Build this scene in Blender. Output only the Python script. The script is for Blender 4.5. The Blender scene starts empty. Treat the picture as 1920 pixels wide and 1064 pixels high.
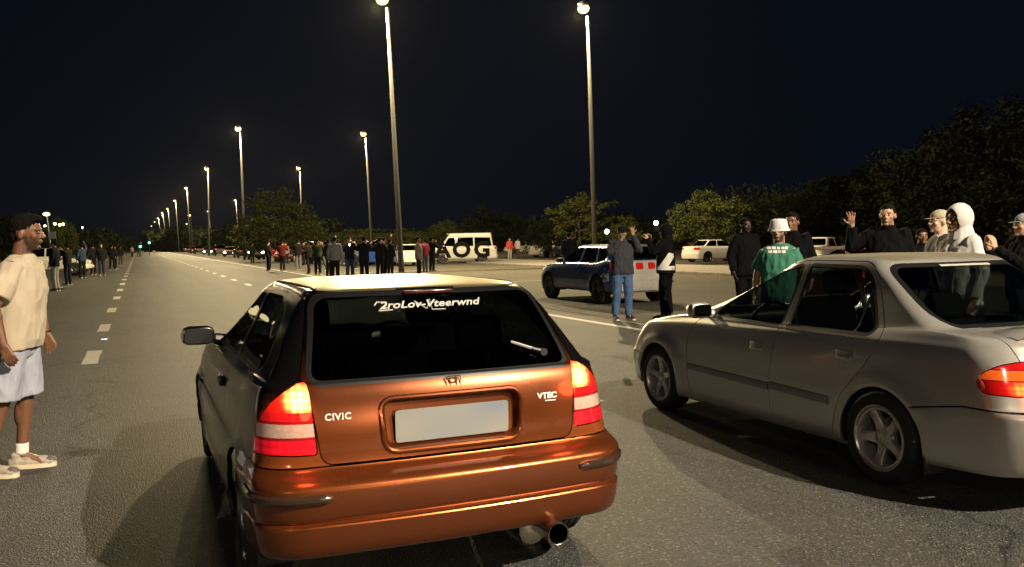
import bpy, bmesh, math, random
import numpy as np
from mathutils import Vector, Matrix, Euler
random.seed(7); np.random.seed(7)
SC = bpy.context.scene
COL = SC.collection
# ------------------------------------------------------------------ camera
H, F = 1.57, 1640.0
_a, _p, _r = math.radians(23.1), math.radians(2.83), math.radians(1.1)
fwd = Vector((math.sin(_a)*math.cos(_p), math.cos(_a)*math.cos(_p), -math.sin(_p)))
r0 = Vector((math.cos(_a), -math.sin(_a), 0)); u0 = r0.cross(fwd)
RR = math.cos(_r)*r0 - math.sin(_r)*u0
UU = math.sin(_r)*r0 + math.cos(_r)*u0
cd = bpy.data.cameras.new('camera'); cam = bpy.data.objects.new('camera', cd); COL.objects.link(cam)
cam.matrix_world = Matrix(((RR.x,UU.x,-fwd.x,0),(RR.y,UU.y,-fwd.y,0),(RR.z,UU.z,-fwd.z,H),(0,0,0,1)))
cd.sensor_width = 36; cd.lens = F/1920*36; cd.clip_end = 5000; cd.clip_start = .05
SC.camera = cam
# ------------------------------------------------------------------ night sky
W = bpy.data.worlds.new('World'); SC.world = W; W.use_nodes = True
nt = W.node_tree; nt.nodes.clear()
wo = nt.nodes.new('ShaderNodeOutputWorld'); bg = nt.nodes.new('ShaderNodeBackground')
tc = nt.nodes.new('ShaderNodeTexCoord'); sx = nt.nodes.new('ShaderNodeSeparateXYZ')
cr = nt.nodes.new('ShaderNodeValToRGB')
nt.links.new(tc.outputs['Generated'], sx.inputs[0]); nt.links.new(sx.outputs['Z'], cr.inputs[0])
cr.color_ramp.elements[0].position = 0.0; cr.color_ramp.elements[0].color = (.0018,.0031,.0068,1)
cr.color_ramp.elements[1].position = .5; cr.color_ramp.elements[1].color = (.0014,.0028,.0072,1)
nt.links.new(cr.outputs[0], bg.inputs[0]); bg.inputs[1].default_value = 1.0
nt.links.new(bg.outputs[0], wo.inputs[0])
SC.view_settings.view_transform = 'Standard'; SC.view_settings.look = 'None'
SC.view_settings.exposure = 0.0; SC.view_settings.gamma = 1
SC.render.engine = 'CYCLES'
SC.cycles.use_denoising = True
SC.cycles.max_bounces = 6; SC.cycles.transparent_max_bounces = 12
SC.cycles.sample_clamp_indirect = 4.0
SC.cycles.caustics_reflective = False; SC.cycles.caustics_refractive = False
LAMP_COL = (1.0, .78, .42)
NEAR_COL = (1.0, .855, .63)
LAMP_W = 18500.0
# ------------------------------------------------------------------ helpers
def ray(x, y):
    return fwd*F + RR*(x-960) + UU*(532-y)
def G(x, y, z=0.0):
    d = ray(x, y); t = (z-H)/d.z; return Vector((0,0,H)) + d*t
def atY(x, y, Y):
    d = ray(x, y); return Vector((0,0,H)) + d*(Y/d.y)

def tag(o, label=None, cat=None, group=None, kind=None):
    if label: o['label'] = label
    if cat: o['category'] = cat
    if group: o['group'] = group
    if kind: o['kind'] = kind
    return o
def empty(name, loc=(0,0,0), rz=0, label=None, cat=None, group=None):
    o = bpy.data.objects.new(name, None); COL.objects.link(o)
    o.empty_display_size = .2
    o.location = loc; o.rotation_euler = (0,0,rz)
    return tag(o, label, cat, group)
def link(name, me, mat=None, parent=None, smooth=True, sharp=None):
    o = bpy.data.objects.new(name, me); COL.objects.link(o)
    if mat is not None:
        me.materials.clear()
        for m in (mat if isinstance(mat, (list,tuple)) else [mat]): me.materials.append(m)
    if smooth:
        me.polygons.foreach_set('use_smooth', [True]*len(me.polygons))
        if sharp: me.set_sharp_from_angle(angle=math.radians(sharp))
    if parent is not None: o.parent = parent
    return o
def bmo(name, bm, mat, parent=None, smooth=True, sharp=35):
    me = bpy.data.meshes.new(name); bm.normal_update(); bm.to_mesh(me); bm.free()
    return link(name, me, mat, parent, smooth, sharp)
CHILD = {}
def copy_tree(o, parent=None, label=None, loc=None, rz=None, mats=None, skip=None):
    c = o.copy(); COL.objects.link(c); c.parent = parent
    if label: c['label'] = label
    if loc is not None: c.location = loc
    if rz is not None: c.rotation_euler = (0,0,rz)
    if mats and o.type == 'MESH':
        for i, s in enumerate(c.material_slots):
            if o.material_slots[i].material and o.material_slots[i].material.name in mats:
                s.link = 'OBJECT'; s.material = mats[o.material_slots[i].material.name]
    for ch in o.children:
        if skip and ch.name.split('.')[0] in skip: continue
        copy_tree(ch, c, mats=mats, skip=skip)
    return c
def box(bm, c, s, rot=None, bevel=0):
    r = bmesh.ops.create_cube(bm, size=1.0)
    vs = r['verts']
    M = Matrix.Translation(c) @ (rot.to_4x4() if rot is not None else Matrix()) @ Matrix.Diagonal((*s,1))
    bmesh.ops.transform(bm, matrix=M, verts=vs)
    if bevel:
        es = list({e for v in vs for e in v.link_edges})
        bmesh.ops.bevel(bm, geom=es, offset=bevel, segments=2, affect='EDGES', profile=.5)
    return vs
def frame_from(d):
    d = Vector(d).normalized()
    u = d.orthogonal().normalized(); return u, d.cross(u), d
def tube(bm, pts, rad, seg=10, cap=True, closed=False):
    pts = [Vector(p) for p in pts]; n = len(pts)
    if not hasattr(rad, '__len__'): rad = [rad]*n
    rings = []; u = None
    for i, p in enumerate(pts):
        if closed: d = pts[(i+1)%n]-pts[i-1]
        else: d = pts[min(i+1,n-1)]-pts[max(i-1,0)]
        d.normalize()
        if u is None: u = d.orthogonal().normalized()
        else: u = (u - d*u.dot(d)).normalized()
        v = d.cross(u)
        rings.append([bm.verts.new(p + (u*math.cos(2*math.pi*k/seg)+v*math.sin(2*math.pi*k/seg))*rad[i]) for k in range(seg)])
    for i in range(n if closed else n-1):
        a, b = rings[i], rings[(i+1)%n]
        for k in range(seg):
            bm.faces.new((a[k], a[(k+1)%seg], b[(k+1)%seg], b[k]))
    if cap and not closed:
        bm.faces.new(rings[0][::-1]); bm.faces.new(rings[-1])
def lathe(bm, prof, seg=32, M=None, close=False):
    """prof: list of (r, z); axis z, transformed by M"""
    M = M or Matrix(); rings = []
    for r, z in prof:
        rings.append([bm.verts.new(M @ Vector((r*math.cos(2*math.pi*k/seg), r*math.sin(2*math.pi*k/seg), z))) for k in range(seg)])
    m = len(prof)
    for i in range(m if close else m-1):
        a, b = rings[i], rings[(i+1)%m]
        for k in range(seg):
            bm.faces.new((a[k], a[(k+1)%seg], b[(k+1)%seg], b[k]))
    if not close:
        if prof[0][0] > 1e-4: bm.faces.new(rings[0][::-1])
        if prof[-1][0] > 1e-4: bm.faces.new(rings[-1])
    bmesh.ops.remove_doubles(bm, verts=[v for r in rings for v in r], dist=1e-5)
def prism(bm, poly, z0, z1, M=None):
    M = M or Matrix()
    a = [bm.verts.new(M @ Vector((x,y,z0))) for x,y in poly]
    b = [bm.verts.new(M @ Vector((x,y,z1))) for x,y in poly]
    n = len(poly)
    bm.faces.new(a[::-1]); bm.faces.new(b)
    for i in range(n): bm.faces.new((a[i], a[(i+1)%n], b[(i+1)%n], b[i]))
def roundpoly(pts, r, n=5):
    out = []; N = len(pts)
    if not hasattr(r, '__len__'): r = [r]*N
    for i in range(N):
        p = np.array(pts[i],float); a = np.array(pts[i-1],float)-p; b = np.array(pts[(i+1)%N],float)-p
        la, lb = np.linalg.norm(a), np.linalg.norm(b); a/=la; b/=lb
        ri = min(r[i], la*.45, lb*.45)
        if ri < 1e-4: out.append(tuple(p)); continue
        p0, p1 = p+a*ri, p+b*ri
        for k in range(n+1):
            t = k/n; q = (1-t)**2*p0 + 2*t*(1-t)*p + t*t*p1; out.append(tuple(q))
    return out
def offset_poly(poly, d):
    P = np.array(poly, float); N = len(P)
    area = .5*sum(P[i][0]*P[(i+1)%N][1]-P[(i+1)%N][0]*P[i][1] for i in range(N))
    s = 1 if area > 0 else -1; out = []
    for i in range(N):
        a, p, b = P[i-1], P[i], P[(i+1)%N]
        e1 = (p-a)/max(np.linalg.norm(p-a),1e-9); e2 = (b-p)/max(np.linalg.norm(b-p),1e-9)
        n1 = np.array([e1[1],-e1[0]])*s; n2 = np.array([e2[1],-e2[0]])*s
        m = n1+n2; m /= max(np.linalg.norm(m),1e-9); c = max(.5, m@n1)
        out.append(tuple(p + m*d/c))
    return out
def circ(cx, cy, r, n=28, a0=0, a1=2*math.pi):
    return [(cx+r*math.cos(a0+(a1-a0)*k/n), cy+r*math.sin(a0+(a1-a0)*k/n)) for k in range(n)]
# ------------------------------------------------------------------ materials
MATS = {}
def mat(name, col=(.5,.5,.5), rough=.5, metal=0, coat=0, emit=None, es=0, spec=.5, noise=None, bump=None, coat_rough=.03, sss=0, trans=0):
    if name in MATS: return MATS[name]
    m = bpy.data.materials.new(name); m.use_nodes = True; n = m.node_tree; b = n.nodes['Principled BSDF']
    b.inputs['Base Color'].default_value = (*col,1); b.inputs['Roughness'].default_value = rough
    b.inputs['Metallic'].default_value = metal; b.inputs['Coat Weight'].default_value = coat
    b.inputs['Coat Roughness'].default_value = coat_rough
    b.inputs['Specular IOR Level'].default_value = spec
    if emit: b.inputs['Emission Color'].default_value = (*emit,1); b.inputs['Emission Strength'].default_value = es
    if sss: b.inputs['Subsurface Weight'].default_value = sss; b.inputs['Subsurface Radius'].default_value = (.02,.008,.004)
    if noise or bump:
        tcn = n.nodes.new('ShaderNodeTexCoord')
    if noise:   # (scale, amount, colour2)
        nz = n.nodes.new('ShaderNodeTexNoise'); nz.inputs['Scale'].default_value = noise[0]; nz.inputs['Detail'].default_value = 6
        mx = n.nodes.new('ShaderNodeMix'); mx.data_type = 'RGBA'
        rmp = n.nodes.new('ShaderNodeValToRGB'); rmp.color_ramp.elements[0].position = .5-noise[1]; rmp.color_ramp.elements[1].position = .5+noise[1]
        n.links.new(tcn.outputs['Object'], nz.inputs['Vector']); n.links.new(nz.outputs['Fac'], rmp.inputs[0])
        n.links.new(rmp.outputs[0], mx.inputs['Factor']); mx.inputs['A'].default_value = (*col,1); mx.inputs['B'].default_value = (*noise[2],1)
        n.links.new(mx.outputs['Result'], b.inputs['Base Color'])
    if bump:    # (scale, strength, distance)
        nz = n.nodes.new('ShaderNodeTexNoise'); nz.inputs['Scale'].default_value = bump[0]; nz.inputs['Detail'].default_value = 5
        bp = n.nodes.new('ShaderNodeBump'); bp.inputs['Strength'].default_value = bump[1]; bp.inputs['Distance'].default_value = bump[2]
        n.links.new(tcn.outputs['Object'], nz.inputs['Vector']); n.links.new(nz.outputs['Fac'], bp.inputs['Height'])
        n.links.new(bp.outputs['Normal'], b.inputs['Normal'])
    MATS[name] = m; return m
def glass(name, tint=(.25,.28,.27), refl=.9, rough=.0):
    if name in MATS: return MATS[name]
    m = bpy.data.materials.new(name); m.use_nodes = True; n = m.node_tree; n.nodes.clear()
    o = n.nodes.new('ShaderNodeOutputMaterial'); t = n.nodes.new('ShaderNodeBsdfTransparent'); g = n.nodes.new('ShaderNodeBsdfGlossy')
    fr = n.nodes.new('ShaderNodeFresnel')
    ge = n.nodes.new('ShaderNodeNewGeometry'); io = n.nodes.new('ShaderNodeMapRange'); io.inputs[3].default_value = 1.5; io.inputs[4].default_value = 1/1.5
    n.links.new(ge.outputs['Backfacing'], io.inputs[0]); n.links.new(io.outputs[0], fr.inputs[0])   # thin pane: same reflectance from both sides
    t.inputs[0].default_value = (*tint,1); g.inputs[0].default_value = (refl,refl,refl,1); g.inputs['Roughness'].default_value = rough
    mx = n.nodes.new('ShaderNodeMixShader'); n.links.new(fr.outputs[0], mx.inputs[0]); n.links.new(t.outputs[0], mx.inputs[1]); n.links.new(g.outputs[0], mx.inputs[2])
    n.links.new(mx.outputs[0], o.inputs[0]); MATS[name] = m; return m
def carpaint(name, col, metal=.75, rough=.38, upper=None, zsplit=1.0, zsoft=.05, coat=1.0, lower=None, flake=True, split_rule=None):
    if name in MATS: return MATS[name]
    m = mat(name, col, rough, metal, coat); n = m.node_tree; b = n.nodes['Principled BSDF']
    tcn = n.nodes.new('ShaderNodeTexCoord')
    nz = n.nodes.new('ShaderNodeTexNoise'); nz.inputs['Scale'].default_value = 900; nz.inputs['Detail'].default_value = 1
    n.links.new(tcn.outputs['Object'], nz.inputs['Vector'])
    mr = n.nodes.new('ShaderNodeMapRange'); mr.inputs[1].default_value=.3; mr.inputs[2].default_value=.7
    mr.inputs[3].default_value = .72 if flake else .97; mr.inputs[4].default_value = 1.3 if flake else 1.03
    n.links.new(nz.outputs['Fac'], mr.inputs[0])
    src = n.nodes.new('ShaderNodeRGB'); src.outputs[0].default_value = (*col,1); out = src.outputs[0]
    # dust on sills
    sp = n.nodes.new('ShaderNodeSeparateXYZ'); n.links.new(tcn.outputs['Object'], sp.inputs[0])
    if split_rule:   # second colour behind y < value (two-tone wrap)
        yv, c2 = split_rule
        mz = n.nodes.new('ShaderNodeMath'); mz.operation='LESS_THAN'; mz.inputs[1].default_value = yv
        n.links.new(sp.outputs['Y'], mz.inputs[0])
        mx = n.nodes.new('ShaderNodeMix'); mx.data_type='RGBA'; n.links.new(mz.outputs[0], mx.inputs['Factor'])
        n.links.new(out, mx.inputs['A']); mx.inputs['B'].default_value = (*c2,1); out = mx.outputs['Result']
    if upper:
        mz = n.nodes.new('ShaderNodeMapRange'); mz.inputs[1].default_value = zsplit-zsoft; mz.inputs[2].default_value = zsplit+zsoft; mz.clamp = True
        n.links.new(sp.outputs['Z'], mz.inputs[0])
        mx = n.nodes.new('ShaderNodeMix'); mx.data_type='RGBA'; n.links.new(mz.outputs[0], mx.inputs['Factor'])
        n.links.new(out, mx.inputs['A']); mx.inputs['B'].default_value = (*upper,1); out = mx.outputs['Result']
    mu = n.nodes.new('ShaderNodeVectorMath'); mu.operation='SCALE'
    n.links.new(out, mu.inputs[0]); n.links.new(mr.outputs[0], mu.inputs['Scale'])
    n.links.new(mu.outputs[0], b.inputs['Base Color'])
    # slight dirt variation in roughness
    n2 = n.nodes.new('ShaderNodeTexNoise'); n2.inputs['Scale'].default_value = 3; n2.inputs['Detail'].default_value = 2
    n.links.new(tcn.outputs['Object'], n2.inputs['Vector'])
    m2 = n.nodes.new('ShaderNodeMapRange'); m2.inputs[1].default_value=.35; m2.inputs[2].default_value=.75; m2.inputs[3].default_value=rough-.02; m2.inputs[4].default_value=rough+.05
    n.links.new(n2.outputs['Fac'], m2.inputs[0]); n.links.new(m2.outputs[0], b.inputs['Roughness'])
    m3 = n.nodes.new('ShaderNodeMapRange'); m3.inputs[1].default_value=.4; m3.inputs[2].default_value=.8; m3.inputs[3].default_value=.02; m3.inputs[4].default_value=.04
    n.links.new(n2.outputs['Fac'], m3.inputs[0]); n.links.new(m3.outputs[0], b.inputs['Coat Roughness'])
    return m
def glow(name, col, s):
    if name in MATS: return MATS[name]
    m = bpy.data.materials.new(name); m.use_nodes = True; n = m.node_tree; n.nodes.clear()
    o = n.nodes.new('ShaderNodeOutputMaterial'); e = n.nodes.new('ShaderNodeEmission'); e.inputs[0].default_value=(*col,1); e.inputs[1].default_value=s
    n.links.new(e.outputs[0], o.inputs[0]); MATS[name]=m; return m
def lens(name, base, hot, centre, rad, strength, floor=.06, ribs=140):
    """tail lamp lens that gives off light, brightest round its bulb (object space)"""
    m = mat(name, base, .12, 0, 1.0); n = m.node_tree; b = n.nodes['Principled BSDF']
    tcn = n.nodes.new('ShaderNodeTexCoord')
    d = n.nodes.new('ShaderNodeVectorMath'); d.operation='SUBTRACT'; d.inputs[1].default_value = centre
    n.links.new(tcn.outputs['Object'], d.inputs[0])
    sc_ = n.nodes.new('ShaderNodeVectorMath'); sc_.operation='MULTIPLY'; sc_.inputs[1].default_value=(1,.35,1); n.links.new(d.outputs[0], sc_.inputs[0])
    l = n.nodes.new('ShaderNodeVectorMath'); l.operation='LENGTH'; n.links.new(sc_.outputs[0], l.inputs[0])
    mr = n.nodes.new('ShaderNodeMapRange'); mr.interpolation_type='SMOOTHERSTEP'
    mr.inputs[1].default_value=0; mr.inputs[2].default_value=rad; mr.inputs[3].default_value=1; mr.inputs[4].default_value=floor
    n.links.new(l.outputs['Value'], mr.inputs[0])
    rp = n.nodes.new('ShaderNodeValToRGB'); rp.color_ramp.elements[0].color=(*base,1); rp.color_ramp.elements[1].color=(*hot,1); rp.color_ramp.elements[0].position=.25
    n.links.new(mr.outputs[0], rp.inputs[0])
    pw = n.nodes.new('ShaderNodeMath'); pw.operation='POWER'; pw.inputs[1].default_value=1.6; n.links.new(mr.outputs[0], pw.inputs[0])
    ms = n.nodes.new('ShaderNodeMath'); ms.operation='MULTIPLY'; ms.inputs[1].default_value=strength; n.links.new(pw.outputs[0], ms.inputs[0])
    sp = n.nodes.new('ShaderNodeSeparateXYZ'); n.links.new(tcn.outputs['Object'], sp.inputs[0])
    # moulded prisms of the lens: small horizontal and vertical ribs
    prev = ms.outputs[0]
    for ax in ('X','Z'):
        q = n.nodes.new('ShaderNodeMath'); q.operation='MULTIPLY'; q.inputs[1].default_value=ribs*2*math.pi/4; n.links.new(sp.outputs[ax], q.inputs[0])
        s = n.nodes.new('ShaderNodeMath'); s.operation='SINE'; n.links.new(q.outputs[0], s.inputs[0])
        k = n.nodes.new('ShaderNodeMath'); k.operation='MULTIPLY_ADD'; k.inputs[1].default_value=.22; k.inputs[2].default_value=.8; n.links.new(s.outputs[0], k.inputs[0])
        z = n.nodes.new('ShaderNodeMath'); z.operation='MULTIPLY'; n.links.new(prev, z.inputs[0]); n.links.new(k.outputs[0], z.inputs[1]); prev = z.outputs[0]
    n.links.new(rp.outputs[0], b.inputs['Emission Color']); n.links.new(prev, b.inputs['Emission Strength'])
    return m

M_black = mat('black_plastic', (.012,.012,.013), .45)
M_liner = mat('black_liner', (.006,.006,.006), .9)
M_rubber = mat('tyre_rubber', (.012,.012,.012), .75, bump=(300,.2,.002))
M_seal = mat('window_seal', (.008,.008,.009), .3)
M_chrome = mat('chrome', (.75,.74,.72), .12, 1)
M_alloy = mat('silver_alloy', (.66,.64,.61), .34, .75, noise=(30,.2,(.52,.50,.48)))
M_darkalloy = mat('dark_alloy', (.10,.10,.105), .3, .9)
M_steel = mat('polished_steel', (.62,.56,.48), .18, 1)
M_int = mat('cabin_fabric', (.03,.029,.028), .9)
M_intg = mat('cabin_grey_fabric', (.085,.08,.072), .9)
M_disc = mat('brake_disc', (.22,.21,.2), .4, .9)
# ------------------------------------------------------------------ ground and road
def ground_mat(name, c1, c2, scale_big=.25, fine=60, speck=.5, rough=.8, bumpd=.004, tracks=False):
    m = mat(name, c1, rough, spec=.16); n = m.node_tree; b = n.nodes['Principled BSDF']
    tcn = n.nodes.new('ShaderNodeTexCoord')
    big = n.nodes.new('ShaderNodeTexNoise'); big.inputs['Scale'].default_value = scale_big; big.inputs['Detail'].default_value = 8; big.inputs['Roughness'].default_value=.6
    n.links.new(tcn.outputs['Object'], big.inputs['Vector'])
    mx = n.nodes.new('ShaderNodeMix'); mx.data_type='RGBA'; mx.inputs['A'].default_value=(*c1,1); mx.inputs['B'].default_value=(*c2,1)
    r1 = n.nodes.new('ShaderNodeMapRange'); r1.inputs[1].default_value=.32; r1.inputs[2].default_value=.68; n.links.new(big.outputs['Fac'], r1.inputs[0]); n.links.new(r1.outputs[0], mx.inputs['Factor'])
    if tracks:   # worn wheel tracks along the lanes, patches and fine cracks
        mp = n.nodes.new('ShaderNodeMapping'); mp.inputs['Scale'].default_value = (1.1,.035,1); n.links.new(tcn.outputs['Object'], mp.inputs[0])
        tn = n.nodes.new('ShaderNodeTexNoise'); tn.inputs['Scale'].default_value=1; tn.inputs['Detail'].default_value=5; n.links.new(mp.outputs[0], tn.inputs['Vector'])
        tr = n.nodes.new('ShaderNodeMapRange'); tr.inputs[1].default_value=.35; tr.inputs[2].default_value=.7; tr.inputs[3].default_value=.80; tr.inputs[4].default_value=1.14; n.links.new(tn.outputs['Fac'], tr.inputs[0])
        st = n.nodes.new('ShaderNodeTexNoise'); st.inputs['Scale'].default_value=.9; st.inputs['Detail'].default_value=9; st.inputs['Roughness'].default_value=.7; n.links.new(tcn.outputs['Object'], st.inputs['Vector'])
        sr = n.nodes.new('ShaderNodeMapRange'); sr.inputs[1].default_value=.60; sr.inputs[2].default_value=.68; sr.inputs[3].default_value=1; sr.inputs[4].default_value=.62; n.links.new(st.outputs['Fac'], sr.inputs[0])
        cv = n.nodes.new('ShaderNodeTexVoronoi'); cv.feature='DISTANCE_TO_EDGE'; cv.inputs['Scale'].default_value=.22
        wv = n.nodes.new('ShaderNodeTexNoise'); wv.inputs['Scale'].default_value=1.6; wv.inputs['Detail'].default_value=6; n.links.new(tcn.outputs['Object'], wv.inputs['Vector'])
        wa = n.nodes.new('ShaderNodeVectorMath'); wa.operation='ADD'; n.links.new(tcn.outputs['Object'], wa.inputs[0]); n.links.new(wv.outputs['Color'], wa.inputs[1]); n.links.new(wa.outputs[0], cv.inputs['Vector'])
        cr_ = n.nodes.new('ShaderNodeMapRange'); cr_.inputs[1].default_value=0; cr_.inputs[2].default_value=.006; cr_.inputs[3].default_value=.35; cr_.inputs[4].default_value=1; n.links.new(cv.outputs['Distance'], cr_.inputs[0])
        m1 = n.nodes.new('ShaderNodeMath'); m1.operation='MULTIPLY'; n.links.new(tr.outputs[0], m1.inputs[0]); n.links.new(sr.outputs[0], m1.inputs[1])
        m2_ = n.nodes.new('ShaderNodeMath'); m2_.operation='MULTIPLY'; n.links.new(m1.outputs[0], m2_.inputs[0]); n.links.new(cr_.outputs[0], m2_.inputs[1])
        vs_ = n.nodes.new('ShaderNodeVectorMath'); vs_.operation='SCALE'; n.links.new(mx.outputs['Result'], vs_.inputs[0]); n.links.new(m2_.outputs[0], vs_.inputs['Scale'])
    vo = n.nodes.new('ShaderNodeTexVoronoi'); vo.inputs['Scale'].default_value = fine; n.links.new(tcn.outputs['Object'], vo.inputs['Vector'])
    hs = n.nodes.new('ShaderNodeSeparateColor'); n.links.new(vo.outputs['Color'], hs.inputs[0])
    r2 = n.nodes.new('ShaderNodeValToRGB'); e = r2.color_ramp.elements
    e[0].position=0; e[0].color=(.30,.30,.30,1); e[1].position=1; e[1].color=(4.2,4.1,3.8,1)
    e.new(.30).color=(.62,.62,.62,1); e.new(.75).color=(1.1,1.1,1.1,1); e.new(.92).color=(1.6,1.58,1.5,1)
    n.links.new(hs.outputs[0], r2.inputs[0])
    mu = n.nodes.new('ShaderNodeMix'); mu.data_type='RGBA'; mu.blend_type='MULTIPLY'; mu.inputs['Factor'].default_value=speck
    n.links.new(vs_.outputs[0] if tracks else mx.outputs['Result'], mu.inputs['A']); n.links.new(r2.outputs[0], mu.inputs['B'])
    n.links.new(mu.outputs['Result'], b.inputs['Base Color'])
    nz = n.nodes.new('ShaderNodeTexNoise'); nz.inputs['Scale'].default_value = fine*1.4; nz.inputs['Detail'].default_value=3; n.links.new(tcn.outputs['Object'], nz.inputs['Vector'])
    ad = n.nodes.new('ShaderNodeMath'); ad.operation='ADD'; n.links.new(nz.outputs['Fac'], ad.inputs[0]); n.links.new(vo.outputs['Distance'], ad.inputs[1])
    bp = n.nodes.new('ShaderNodeBump'); bp.inputs['Strength'].default_value=.9; bp.inputs['Distance'].default_value=bumpd
    n.links.new(ad.outputs[0], bp.inputs['Height']); n.links.new(bp.outputs['Normal'], b.inputs['Normal'])
    return m
M_asph = ground_mat('asphalt', (.060,.059,.057), (.046,.045,.044), .35, 88, .58, .62, .009, tracks=True)
M_lot = ground_mat('lot_asphalt', (.085,.078,.062), (.060,.055,.044), .22, 60, .6, .8, .006)
M_dirt = ground_mat('dry_grass_ground', (.06,.052,.03), (.035,.034,.02), .3, 25, .7, .95, .02)
M_conc = ground_mat('concrete', (.24,.22,.19), (.17,.16,.14), .8, 40, .4, .85, .003)
M_paint = mat('road_paint', (.50,.48,.42), .6, noise=(6,.28,(.30,.29,.26)), bump=(120,.4,.002))
def sheet(name, x0, x1, y0, y1, z, m, top=None):
    bm = bmesh.new()
    ys = [y0] + [y for y in (-20,0,20,60,140,300) if y0<y<y1] + [y1]
    for a, b in zip(ys[:-1], ys[1:]):
        v = [bm.verts.new((x,y,z)) for x,y in ((x0,a),(x1,a),(x1,b),(x0,b))]; bm.faces.new(v)
    bmesh.ops.remove_doubles(bm, verts=bm.verts[:], dist=1e-4)
    return tag(bmo(name, bm, m, smooth=False), kind='structure')
sheet('ground', -900, 900, -60, 1600, -.012, M_dirt)
sheet('road', -9.5, 8.35, -40, 1500, 0, M_asph)
sheet('parking_lot', 8.5, 21.4, -40, 420, .0, M_lot)
sheet('parking_lot', 27.1, 60, -40, 420, .0, M_lot)
tag(sheet('verge_path', 21.55, 26.95, -40, 420, .09, M_conc), kind='structure')
# kerbs, built stone by stone near the camera
kb = bmesh.new(); box(kb, (0,0,.0), (.14, .985, .10), bevel=.012)
kme = bpy.data.meshes.new('kerb_stone'); kb.to_mesh(kme); kb.free(); kme.materials.append(M_conc)
for xk, zz in ((21.475,.045),(27.025,.045)):
    kr = tag(empty('kerb', (xk,0,0)), kind='structure')
    for i in range(46):
        o = bpy.data.objects.new('kerb_stone', kme); COL.objects.link(o); o.parent = kr; o.location = (0, 14+i, zz)
    b2 = bmesh.new(); box(b2, (0,230,zz), (.14,340,.10)); box(b2, (0,-13,zz), (.14,52.9,.10)); o = bmo('kerb_run', b2, M_conc, kr, smooth=False)
sheet('gutter_joint', 8.35, 8.5, -40, 420, -.004, M_conc)
# painted lane markings
def dash(x, y, l, w=.22):
    bm = bmesh.new(); n = 6
    a = [];
    for i in range(n+1):
        t = -l/2 + l*i/n
        a.append((bm.verts.new((-w/2+random.uniform(-.006,.006), t+(random.uniform(-.01,.01)), 0)), bm.verts.new((w/2+random.uniform(-.006,.006), t, 0))))
    for i in range(n): bm.faces.new((a[i][0],a[i][1],a[i+1][1],a[i+1][0]))
    o = bmo('lane_dash', bm, M_paint, smooth=False); o.location = (x,y,.004); o['kind']='structure'; return o
ys = [13.95,18.97,24.27,30.1,35.6,41.4]
while ys[-1] < 260: ys.append(ys[-1]+5.6)
for y in ys: dash(-.66, y, 1.7, .20)
for x in (4.0,):
    y = 8.2
    while y < 260: dash(x, y, 1.7, .17); y += 5.6
bm = bmesh.new()
prev = None
for i in range(0, 220):
    y = -30 + i*1.5; w = .15
    c = (bm.verts.new((7.84-w/2+random.uniform(-.005,.005), y, .004)), bm.verts.new((7.84+w/2+random.uniform(-.005,.005), y, .004)))
    if prev: bm.faces.new((prev[0],prev[1],c[1],c[0]))
    prev = c
tag(bmo('edge_line', bm, M_paint, smooth=False), kind='structure')
# bay lines seen on the lot
for (x0,y0,x1,y1) in ((9.2,30.5,14.5,30.5),(9.2,46,15,46)):
    bm = bmesh.new(); v=[bm.verts.new(p) for p in ((x0,y0-.06,.004),(x1,y1-.06,.004),(x1,y1+.06,.004),(x0,y0+.06,.004))]; bm.faces.new(v)
    tag(bmo('bay_line', bm, M_paint, smooth=False), kind='structure')
# cat's eye
bm = bmesh.new(); box(bm, (0,0,.008), (.11,.10,.02), bevel=.006)
ce = bmo('road_stud', bm, mat('stud_body',(.5,.5,.5),.4), None); ce.location = (-.585,16.54,0)
tag(ce, 'small bright road stud between the two nearest lane dashes', 'road stud')
bm = bmesh.new(); box(bm, (0,-.052,.010), (.09,.004,.012)); bmo('reflector', bm, glow('stud_glint',(.75,.92,1),2.2), ce)  # glint of the reflector drawn as emission; it is no lamp
# ------------------------------------------------------------------ street lamps
M_pole = mat('galvanised_pole', (.055,.054,.050), .85, 0, noise=(8,.25,(.04,.039,.036)))
M_lampglow = glow('lamp_glow', (1,.74,.26), 3.6)
M_head = mat('lamp_housing', (.15,.15,.15), .5)
def pole_meshes():
    bm = bmesh.new()
    lathe(bm, [(.26,0),(.26,.03),(.15,.05),(.145,1.2),(.135,2.2),(.085,13.55),(.05,13.6)], 14)
    bo = bpy.data.meshes.new('pole'); bm.to_mesh(bo); bm.free()
    bm = bmesh.new()
    lathe(bm, [(.06,-.25),(.10,-.20),(.28,.04),(.30,.10),(.24,.18),(.10,.24),(.05,.26)], 20)
    he = bpy.data.meshes.new('lamp_head'); bm.to_mesh(he); bm.free()
    bm = bmesh.new()
    lathe(bm, [(.0001,-.24),(.13,-.23),(.25,-.16),(.32,-.02),(.30,.10),(.24,.16),(.0001,.16)], 20)
    gl = bpy.data.meshes.new('lamp_glass'); bm.to_mesh(gl); bm.free()
    return bo, he, gl
PM, HM, LM = pole_meshes()
for me, m in ((PM,M_pole),(HM,M_head),(LM,M_lampglow)):
    me.materials.append(m); me.polygons.foreach_set('use_smooth',[True]*len(me.polygons)); me.set_sharp_from_angle(angle=.6)
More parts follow.
